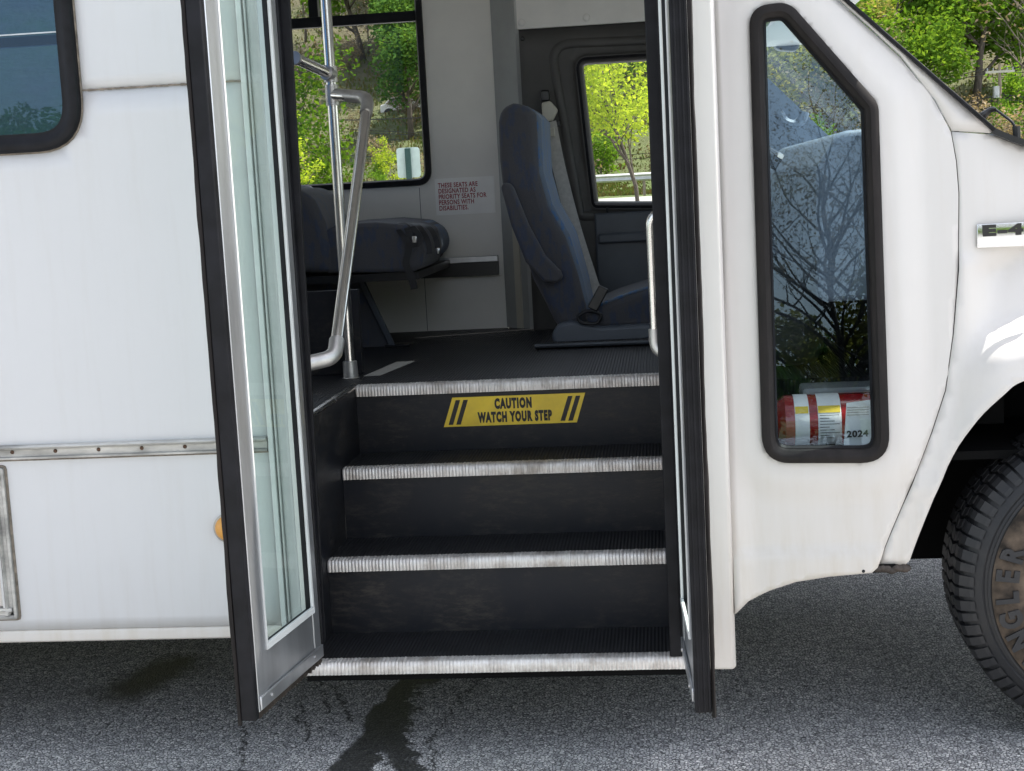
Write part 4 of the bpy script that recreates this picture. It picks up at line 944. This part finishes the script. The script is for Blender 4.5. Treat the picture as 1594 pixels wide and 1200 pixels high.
part(MB().box(.70, ed[0].x+.02, .1, 2.2, 2.0, 2.04), 'cab_headliner', 'head_white')
part(MB().box(cxb+.001, .92, .12, .14, ap_top.y+.38, 2.70), 'cap_side', 'white')
part(MB().box(-4.2, XA-.06, .06, 2.34, .42, .50).box(XA, 1.2, .76, 2.3, .45, .62), 'underbody', 'under')
part(MB().box(-4.2, 2.3, .95, 1.05, .40, .56).box(-4.2, 2.3, 1.55, 1.65, .40, .56).box(1.62, 1.69, .3, 2.1, .33, .42), 'chassis_rails', 'under')
part(MB().box(.75, 2.3, .64, .66, .45, .80), 'inner_fender', 'under')
part(MB().box(cxb+.02, 1.18, .10, .12, .40, .66).box(cxb+.02, 1.18, .022, .0995, .425, .44), 'rocker_and_sun_block', 'under')  # second, flat plate added to block a sliver of sun on the ground
# cab-side mirror hung outside on the far windscreen, seen through the cab window
mc = at(1222, 52, 2.45)
mi = part(MB().prism(rnd([(mc.x-.045, mc.z-.06), (mc.x+.05, mc.z-.075), (mc.x+.05, mc.z+.09), (mc.x-.045, mc.z+.09)], .03, 5), 'y', 2.40, 2.48), 'side_mirror', 'black_plastic', bevel=.01)
MB().tube([(mc.x, 2.42, mc.z), (mc.x+.05, 2.24, mc.z-.05)], .012, 8).build('mirror_arm', M['black_plastic'], mi)
# ---- front wheel
WC = (AX, .03, AZ)
tp = [(.170, .020), (.185, .004), (.205, -.002), (.250, -.004), (.290, .000), (.312, .008), (.318, .004), (.334, .014), (.352, .026), (.362, .040), (.363, .200), (.340, .225), (.28, .235), (.18, .21)]
wh = empty('front_wheel', (0, 0, 0), bus); bpy.data.objects.remove(wh)
tyre = part(MB().lathe(tp, WC, 96), 'front_wheel', 'tyre', smooth=True, angle=50)
tr_ = MB(); npitch = 74
def cyl(r, a, y): return (AX+r*math.cos(a), WC[1]+y, AZ+r*math.sin(a))
def lug(a0, a1, y0, y1, r0, r1, sk=0):
    vs = []
    for r in (r0, r1):
        for (a, y, s_) in ((a0, y0, 0), (a1, y0, 0), (a1, y1, sk), (a0, y1, sk)): vs.append(cyl(r, a+s_, y))
    tr_.add(vs, [(0, 1, 2, 3), (7, 6, 5, 4), (0, 4, 5, 1), (1, 5, 6, 2), (2, 6, 7, 3), (3, 7, 4, 0)])
for k in range(npitch):
    a = 2*math.pi*k/npitch; w = 2*math.pi/npitch; e = .25*(k % 2)
    # shoulder lug wrapping to the sidewall
    vs = []
    for (r, y) in ((.336, .010), (.345, .014), (.366, .028), (.373, .044), (.373, .068+.008*(k % 2)), (.360, .068+.008*(k % 2)), (.350, .040)):
        for aa in (a+.06*w, a+(.70 if k % 2 else .84)*w): vs.append(cyl(r, aa, y))
    m_ = 7; fs = [(i*2, i*2+1, (i+1) % m_*2+1, (i+1) % m_*2) for i in range(m_)]+[tuple(i*2 for i in range(m_)), tuple(i*2+1 for i in range(m_-1, -1, -1))]
    tr_.add(vs, fs)
    lug(a+.1*w, a+.8*w, .082, .108, .360, .373, .3*w); lug(a+.4*w, a+1.1*w, .116, .142, .360, .373, -.3*w)
    lug(a+.1*w, a+.8*w, .150, .172, .360, .373, .3*w); lug(a+.2*w, a+.95*w, .180, .215, .358, .371, .0)
tr_.build('tread_blocks', M['tyre'], tyre)
# dusty band with raised letters
MB().lathe([(.203, -.0035), (.222, -.0052), (.262, -.0062), (.298, -.0038), (.298, -.0030), (.203, -.002)], WC, 96).build('dust_band', M['tyre_dust'], tyre, smooth=True, angle=180)
MB().lathe([(.300, -.0010), (.303, .0005), (.306, .000), (.306, .004), (.300, .004)], WC, 96).build('rim_line', M['tyre'], tyre, smooth=True)
word = 'WRANGLER'; angE = math.atan2(at(1558, 897, .02).z-AZ, at(1558, 897, .02).x-AX)
for i, ch in enumerate(word):
    aa = angE+(6-i)*.195
    ctr = Vector((AX+math.cos(aa)*.242, WC[1]-.0085, AZ+math.sin(aa)*.242)); up_ = Vector((math.cos(aa), 0, math.sin(aa))); rt = Vector((math.sin(aa), 0, -math.cos(aa)))
    text('sidewall_letter', ch, .068, M['tyre'], tyre, ctr, rt, up_, .82, .0034, thick=.006)
rimo = MB().lathe([(.196, .006), (.188, -.001), (.180, .004), (.174, .018), (.150, .045), (.140, .09), (.08, .10), (.06, .05), (.0001, .045)], WC, 64).build('rim', M['rim'], tyre, smooth=True, angle=40)
# ================================================================ FIRE EXTINGUISHER
ec = at(1285, 650, .22); ex = empty('fire_extinguisher', (ec.x, .22, .70))
tag(ex, 'red fire extinguisher lying on its side behind the cab window', 'fire extinguisher')
EX = ec.x; EZ = at(1285, 655, .22).z; er = .066
def xl_(prof, name, mat, n=40):
    vs = []; fs = []; m = len(prof)
    for k in range(n):
        a = 2*math.pi*k/n
        for r, x in prof: vs.append((x, r*math.cos(a), EZ-.70+r*math.sin(a)))
    for k in range(n):
        for j in range(m-1): fs.append((k*m+j, k*m+j+1, ((k+1) % n)*m+j+1, ((k+1) % n)*m+j))
    return MB().add(vs, fs).build(name, M[mat], ex, smooth=True, angle=40)
xl_([(.0001, -.12), (.05, -.118), (er, -.10), (er, .17), (.055, .20), (.02, .22), (.0001, .22)], 'cylinder', 'red')
xl_([(er+.0006, -.078), (er+.001, -.077), (er+.001, -.045), (er+.0006, -.044)], 'label_band', 'paper')
xl_([(er+.0006, -.024), (er+.001, -.023), (er+.001, .030), (er+.0006, .031)], 'label_band', 'paper')
def patch(x0, x1, a0, a1, name, mat, dr, n=10):
    vs = []; fs = []
    for k in range(n+1):
        a = R(a0+(a1-a0)*k/n)
        for x in (x0, x1): vs.append((x, -(er+dr)*math.cos(a), EZ-.70+(er+dr)*math.sin(a)))
    for k in range(n): fs.append((2*k, 2*k+1, 2*k+3, 2*k+2))
    return MB().add(vs, fs).build(name, M[mat], ex, smooth=True, angle=180)
patch(-.077, -.046, 26, 42, 'yellow_band', 'yellow', .0016); patch(-.023, .029, 26, 42, 'yellow_band', 'yellow', .0016)
for i in range(9):
    patch(-.020, .026-.012*((i*5) % 3), 20-i*6, 21.2-i*6, 'print_line', 'ink', .0018, 2)
tx0 = at(1318, 660, .14).x-EX
tg = MB().add([(tx0, -.085, EZ-.70+.055), (tx0+.075, -.085, EZ-.70+.062), (tx0+.072, -.098, EZ-.70-.07), (tx0-.012, -.098, EZ-.70-.07)], [(0, 1, 2, 3)]).build('inspection_tag', M['paper'], ex)
text('lettering', '2024', .021, M['ink'], ex, (tx0+.022, -.1005, EZ-.70-.024), (1, 0, .02), (0, 0, 1), 1.1, .0008)
for i in range(4): MB().box(tx0, tx0+.05, -.0925+.0, -.0915, EZ-.70+.044-.006*i, EZ-.70+.046-.006*i).build('print_line', M['webbing'], ex)
MB().box(.19, .27, -.02, .02, EZ-.70-.015, EZ-.70+.03).build('valve_handle', M['brass'], ex, bevel=.005)
cl = at(1250, 606, .30); cr_ = at(1400, 600, .30)
cb = MB().prism(rnd([(cl.x, .72), (cr_.x, .72), (cr_.x, cl.z), (cl.x, cl.z)], .01, 4), 'y', .30, .42).build('storage_box', M['clear'], bevel=.006)
tag(cb, 'clear plastic storage box behind the red extinguisher', 'box')
# ================================================================ BACKGROUND
def leafmesh(name, cl, n, size, seed, mat, flatten=1.0):
    """n leaf cards around clumps cl = [(centre, radius)]"""
    rs = random.Random(seed); vs = []; fs = []; wts = [c[1]**2 for c in cl]
    for (c, r) in rs.choices(cl, wts, k=n):
        d = Vector((rs.gauss(0, 1), rs.gauss(0, 1), rs.gauss(0, 1)*flatten)).normalized()*r*(rs.random()**.45)
        p = Vector(c)+d; a = Vector((rs.gauss(0, 1), rs.gauss(0, 1), rs.gauss(0, .6))).normalized(); b = a.cross(Vector((rs.gauss(0, 1), rs.gauss(0, 1), rs.gauss(0, 1)))).normalized()
        s_ = size*(.6+.8*rs.random()); i0 = len(vs)
        vs += [tuple(p-a*s_*.5), tuple(p+b*s_*.28), tuple(p+a*s_*.5), tuple(p-b*s_*.28)]; fs.append((i0, i0+1, i0+2, i0+3))
    me = bpy.data.meshes.new(name); me.from_pydata(vs, [], fs); me.materials.append(mat); return me
def branches(rs, h, r0, levels=3, spread=.5, n0=5, start=.3, up=.35):
    mb = MB(); tips = []
    def grow(p, d, ln, r, lv):
        pts = [p]; q = p; dd = d
        seg_ = 5
        for i in range(seg_):
            dd = (dd+Vector((rs.gauss(0, .12), rs.gauss(0, .12), rs.gauss(0, .08)+up*.12))).normalized(); q = q+dd*ln/seg_; pts.append(q)
        mb.tube(pts, [r*(1-.75*i/seg_) for i in range(seg_+1)], 5 if lv else 8)
        if lv < levels:
            k = n0 if lv == 0 else rs.randint(3, 5)
            for j in range(k):
                t = start+(1-start)*(j+rs.random())/k if lv == 0 else .25+.75*rs.random()
                i = min(seg_-1, int(t*seg_)); b = pts[i].lerp(pts[i+1], t*seg_-i)
                a = rs.random()*6.28; o = Vector((math.cos(a), math.sin(a), up)).normalized()
                grow(b, (dd*(1-spread)+o*spread*1.6).normalized(), ln*(.42+.2*rs.random()), r*(1-.75*t)*.62, lv+1)
        tips.extend([(tuple(pts[-1]), lv), (tuple(pts[3]), lv)])
    grow(Vector((0, 0, 0)), Vector((0, 0, 1)), h, r0, 0)
    return mb, tips
PROTO = {}
def proto(kind, h, r0, leafmat, n, size, cr, seed, n0=7, start=.25, bark='bark', levels=2, spread=.5, flatten=.8):
    rs = random.Random(seed); mb, tips = branches(rs, h*.85, r0, levels, spread, n0, start)
    me = bpy.data.meshes.new('trunk'); me.from_pydata(mb.v, [], mb.f); me.materials.append(M[bark])
    for p in me.polygons: p.use_smooth = True
    cl = [(t[0], cr*(.6+.8*rs.random())) for t in tips if t[1] > 0]
    PROTO[kind] = (me, leafmesh('crown', cl, n, size, seed, M[leafmat], flatten) if n else None)
proto('bright', 7, .16, 'leaf_bright', 4200, .30, .85, 11)
proto('bright2', 6, .14, 'leaf_bright', 3600, .28, .75, 12)
proto('mid', 8, .20, 'leaf_mid', 5200, .32, 1.0, 13)
proto('mid2', 7, .18, 'leaf_mid', 4600, .30, .9, 14)
proto('dark', 8, .22, 'leaf_dark', 5600, .32, 1.05, 15, start=.12)
proto('olive', 6, .12, 'leaf_olive', 2600, .26, .8, 16)
proto('bare', 7, .13, 'leaf_dry', 500, .2, .7, 17, n0=12, levels=3, bark='twig')
proto('bare2', 6, .10, 'leaf_dry', 350, .2, .6, 18, n0=14, levels=3, bark='twig', spread=.6)
proto('scrub', 2.6, .05, 'leaf_dry', 900, .16, .4, 19, n0=12, start=.03, levels=2, bark='twig', spread=.7)
proto('shrub', 2.4, .05, 'leaf_mid', 1700, .18, .45, 20, n0=12, start=.03, levels=2, spread=.7)
KL = {'bright': ('bright yellow-green tree on the hillside behind the road', 'bright spring trees on the hillside'), 'bright2': ('bright yellow-green tree on the hillside behind the road', 'bright spring trees on the hillside'),
      'mid': ('mid green leafy tree on the hillside behind the road', 'green trees on the hillside'), 'mid2': ('mid green leafy tree on the hillside behind the road', 'green trees on the hillside'),
      'dark': ('dark green dense tree on the hillside behind the road', 'dark trees on the hillside'), 'olive': ('pale olive thin tree on the hillside behind the road', 'pale olive trees on the hillside'),
      'bare': ('grey brown leafless tree on the hillside behind the road', 'leafless trees on the hillside'), 'bare2': ('grey brown leafless tree on the hillside behind the road', 'leafless trees on the hillside'),
      'scrub': ('brown dry scrub bush on the hillside behind the road', 'dry bushes on the hillside'), 'shrub': ('low green shrub on the hillside behind the road', 'green shrubs on the hillside')}
def tree(kind, x, y, s=1.0, label=None, group=None, z=None, name=None, cat=None, rot=None):
    tr, cr = PROTO[kind]; z = hz(x, y)-.05 if z is None else z
    nm = name or ('shrub' if kind in ('scrub', 'shrub') else 'deciduous_tree')
    o = empty(nm, (x, y, z)); o.scale = (s, s, s*random.uniform(.9, 1.1)); o.rotation_euler.z = random.random()*6.28 if rot is None else rot
    l, g_ = (label, group) if label else KL[kind]
    tag(o, l, cat or ('shrub' if 'shrub' in nm else 'tree'), g_)
    t = bpy.data.objects.new('trunk', tr); COL.objects.link(t); t.parent = o
    if y > 0 and z > hz(x, y)+.03: MB().tube([(0, 0, -(z-hz(x, y))/s-.05), (.01, 0, -.4*(z-hz(x, y))/s), (0, 0, .03)], [.05 if s > .6 else .03, .036 if s > .6 else .024, .026 if s > .6 else .02], 8).build('lower_trunk', M['bark'], o, smooth=True)
    if cr: c = bpy.data.objects.new('crown', cr); COL.objects.link(c); c.parent = o
    return o
random.seed(21)
def fill(x0, x1, y0, y1, n, kinds, s=(.8, 1.3)):
    pts = []
    for i in range(n):
        best = None
        for k in range(8):
            y = y0+(y1-y0)*random.random(); f = (y+3.4)/63.4; x = (x0+(x1-x0)*random.random())*f
            d = min([(x-a)**2+(y-b)**2 for a, b in pts] or [1e9])
            if best is None or d > best[0]: best = (d, x, y)
        pts.append(best[1:]); tree(random.choices([k for k, w in kinds], [w for k, w in kinds])[0], best[1], best[2], random.uniform(*s))
mixk = [('bright', 3), ('bright2', 2), ('mid', 2), ('mid2', 1), ('dark', 2), ('olive', 2), ('bare', 7), ('bare2', 7), ('scrub', 4)]
fill(3.5, 20, 70, 150, 95, mixk)
fill(-16, -7, 92, 150, 34, [('mid', 1), ('dark', 1), ('bare', 4), ('bare2', 4), ('scrub', 5), ('olive', 1)])
fill(-15, -7.5, 80, 96, 16, [('scrub', 4), ('bare2', 2), ('bare', 1), ('olive', 1)], (.5, .9))
fill(-10.2, -8.4, 78, 96, 5, [('mid', 1), ('dark', 3), ('mid2', 1)], (.8, 1.1))
fill(-3, 2, 80, 140, 14, [('dark', 3), ('mid', 2), ('bare', 3), ('scrub', 2)])
fill(-16, -7, 64, 78, 14, [('scrub', 4), ('shrub', 1)], (.35, .7))
fill(-4, 20, 64, 76, 22, [('scrub', 4), ('shrub', 3), ('bare2', 1)], (.6, 1.1))
# undergrowth that nobody could count
rs = random.Random(9); vs = []; fs = []
for i in range(60000):
    y = 62.5+(rs.random()**1.6)*70; x = rs.uniform(-17, 22)*(y+3.4)/63.4; z = hz(x, y)
    s_ = rs.uniform(.05, .14)*(1+(y-62)/60); a = rs.random()*6.28; dx, dy = math.cos(a)*s_*.4, math.sin(a)*s_*.4; i0 = len(vs)
    hh = s_*rs.uniform(.8, 1.6); vs += [(x-dx, y-dy, z-.05), (x+dx, y+dy, z-.05), (x+dx*.4+rs.uniform(-.1, .1), y+dy*.4, z+hh), (x-dx*.6, y-dy*.6, z+hh*.7)]; fs.append((i0, i0+1, i0+2, i0+3))
me = bpy.data.meshes.new('undergrowth'); me.from_pydata(vs, [], fs); me.materials.append(M['leaf_under'])
o = bpy.data.objects.new('undergrowth', me); COL.objects.link(o); tag(o, 'low grass and dry undergrowth covering the hillside', 'undergrowth', kind='stuff')
# the tree by the road seen through the driver's window
proto('near_bright', 3.0, .030, 'leaf_bright', 19000, .055, .25, 32, n0=18, start=.22, levels=2)
nc = at(950, 150, 15); tree('near_bright', nc.x+.30, 15, 1.0, 'bright yellow-green young tree seen through the driver side window', None, z=.75, name='young_tree'); 
proto('near_dark', 3.6, .07, 'leaf_near', 16000, .085, .34, 32, n0=14, start=.08, levels=2)
a_ = at(505, 250, 14); o = tree('near_dark', a_.x-.30, 14, .74, 'dense green tree behind the stanchion in the far bus window', None, z=.1, name='leafy_tree')
proto('sapling', 1.6, .02, 'leaf_bright', 1100, .07, .16, 33, n0=9, start=.15, levels=1)
a_ = at(604, 262, 17); tree('sapling', a_.x, 17, .5, 'slender yellow-green sapling beside the white sign in far window', None, z=a_.z-.5, name='sapling')
a_ = at(475, 300, 12); tree('sapling', a_.x, 12, .6, 'small bright sapling at lower left corner of far bus window', None, z=a_.z-.3, name='sapling')
# sign on its post
a_ = at(636, 253, 13); sg = empty('road_sign', (a_.x, 13, 0)); tag(sg, 'pale rounded sign on dark green post seen through far bus window', 'sign')
sw_, sh_ = at(654, 253, 13).x-at(618, 253, 13).x, at(636, 230, 13).z-at(636, 277, 13).z
MB().prism(rnd([(-sw_/2, a_.z-sh_/2), (sw_/2, a_.z-sh_/2), (sw_/2, a_.z+sh_/2), (-sw_/2, a_.z+sh_/2)], .04, 5), 'y', 0, .006).build('panel', M['sign_back'], sg)
MB().box(-.03, .03, -.04, -.002, 0, a_.z+sh_/2-.01).build('post', M['green_post'], sg)
# guardrail beside the far side of the road
gy = 60.0; gr = empty('guardrail', (0, gy, .8)); tag(gr, 'galvanised steel guardrail along the far edge of road', 'guardrail')
gz = at(960, 277, gy).z-.8
MB().prism([(0, gz-.17), (-.05, gz-.14), (-.08, gz-.10), (-.03, gz-.02), (-.03, gz+.02), (-.08, gz+.10), (-.05, gz+.14), (0, gz+.17), (.02, gz+.17), (.02, gz-.17)], 'x', -60, 60).build('rail', M['galv'], gr)
for i in range(-12, 13): MB().box(i*4-.06, i*4+.06, .03, .18, 0, gz+.14).build('post', M['wood'], gr)
# utility pole on the right, small houses and cars far off
def pole(px, ptop, Y, label, s=1.0, transformer=True):
    t = at(px, ptop, Y); base = hz(t.x, Y)
    u = empty('utility_pole', (t.x, Y, base)); tag(u, label, 'utility pole')
    H_ = t.z-base; MB().tube([(0, 0, -.3), (0, 0, H_)], [.2*s, .13*s], 10).build('post', M['wood'], u, smooth=True)
    ww = 1.25*s; MB().box(-ww, ww, -.22*s, -.14*s, H_-.75*s, H_-.55*s).build('crossarm', M['cream'], u)
    for x in (-1.1, -.6, .6, 1.1): MB().tube([(x*s, -.18*s, H_-.55*s), (x*s, -.18*s, H_-.30*s)], .05*s, 6).build('insulator', M['galv'], u)
    if transformer: MB().tube([(-.35*s, -.1, H_-2.9*s), (-.35*s, -.1, H_-1.9*s)], .3*s, 12).build('transformer', M['galv'], u, smooth=True)
    for k_, (dx, zz) in enumerate(((-1.1, -.3), (1.1, -.3), (0, -2.6), (0, -3.0))):
        pts = [((dx*s)+t_*40, 0, H_+zz*s-2.2*(1-(2*abs(t_)-1)**2)*.9) for t_ in [i/10 for i in range(-10, 11)]]
        MB().tube(pts, .022, 4).build('wire', M['black_plastic'], u)
    return u
pole(1556, 100, 72, 'wooden utility pole with crossarm right of the windscreen', .55)
pole(1235, 88, 80, 'distant utility pole with white crossarm seen through the cab window', .5, False)
def house(px, py, Y, w, label, rot=0.2):
    t = at(px, py, Y); z0 = t.z
    hh = empty('house', (t.x, Y, z0-w*.35)); hh.rotation_euler.z = rot; tag(hh, label, 'house')
    MB().box(-w/2, w/2, -w*.35, w*.35, -2, w*.38).build('wall', M['house'], hh)
    MB().prism([(-w*.4, w*.38), (w*.4, w*.38), (0, w*.62)], 'x', -w*.55, w*.55).build('roof', M['roof'], hh)
    for k in (-.28, 0, .28): MB().box(w*k-w*.06, w*k+w*.06, -w*.352, -w*.345, w*.1, w*.28).build('window', M['pane'], hh)
house(1527, 90, 112, 3.6, 'small white house among trees above the utility pole')
house(1452, 103, 118, 2.6, 'tiny pale house partly hidden in trees beside windscreen edge', -.3)
def car(px, py, Y, w, label):
    t = at(px, py, Y); cc = empty('parked_car', (t.x, Y, t.z-.5)); tag(cc, label, 'car')
    MB().prism(rnd([(-w/2, .25), (w/2, .25), (w/2, .75), (w*.3, .85), (w*.15, 1.3), (-w*.25, 1.3), (-w*.4, .9), (-w/2, .85)], .1, 3), 'y', -.8, .8).build('body', M['white'], cc, bevel=.05)
    for x in (-w*.3, w*.3): MB().lathe([(.0001, 0), (.32, 0), (.32, .2), (.0001, .2)], (x, -.83, .32), 20).build('wheel', M['tyre'], cc)
    MB().prism([(-w*.34, .9), (w*.22, .9), (w*.12, 1.22), (-w*.24, 1.22)], 'y', -.81, -.802).build('side_window', M['pane'], cc)
car(629, 172, 86, 2.6, 'white car far away in the meadow through far bus window')
# behind the camera: what the glass reflects
random.seed(33)
proto('refl_bare', 9, .15, 'leaf_dry', 9000, .09, .55, 41, n0=30, start=.10, levels=3, bark='bark_dark', spread=.55)
tree('refl_bare', 3.4, -19, .55, 'large nearly bare tree reflected in the cab side window', None, z=0, name='bare_tree')
tree('refl_bare', 6.0, -24, .6, 'second bare tree further off, mirrored at the right of cab window', None, z=0, name='bare_tree')
for i, (x, y, k, s, l) in enumerate([(2.3, -19.5, 'olive', .34, 'round pale olive bush mirrored at lower left of the cab window'), (4.1, -20, 'olive', .42, 'thin olive bush mirrored in the middle of the cab window'), (4.8, -18.5, 'mid', .34, 'tall green bush mirrored at lower right of the cab window'), (.6, -20, 'dark', .34, 'dark bush furthest left in the row behind the viewer'), (1.6, -18, 'dark', .26, 'low dark bush mirrored at the left of the cab window'), (5.2, -17, 'mid', .33, 'green bushy tree mirrored at the right of the cab window'), (3.4, -22, 'dark', .27, 'dark tree mirrored low in the middle of the cab window')]):
    tree(k, x, y, s, l, None, z=-.3, name='leafy_tree')
for i in range(14):
    x = -34+i*3.6+random.uniform(-1, 1); 
    if -2 < x < 9: continue
    tree(random.choice(['dark', 'mid', 'mid2', 'bare']), x, -26+random.uniform(-3, 3), random.uniform(.4, .65), 'tree in the row reflected in the left bus window', 'trees across the lot behind the viewer', z=-.1, name='lot_tree')
print('objects', len(bpy.data.objects), 'tris', sum(len(o.data.polygons) for o in bpy.data.objects if o.type == 'MESH'))
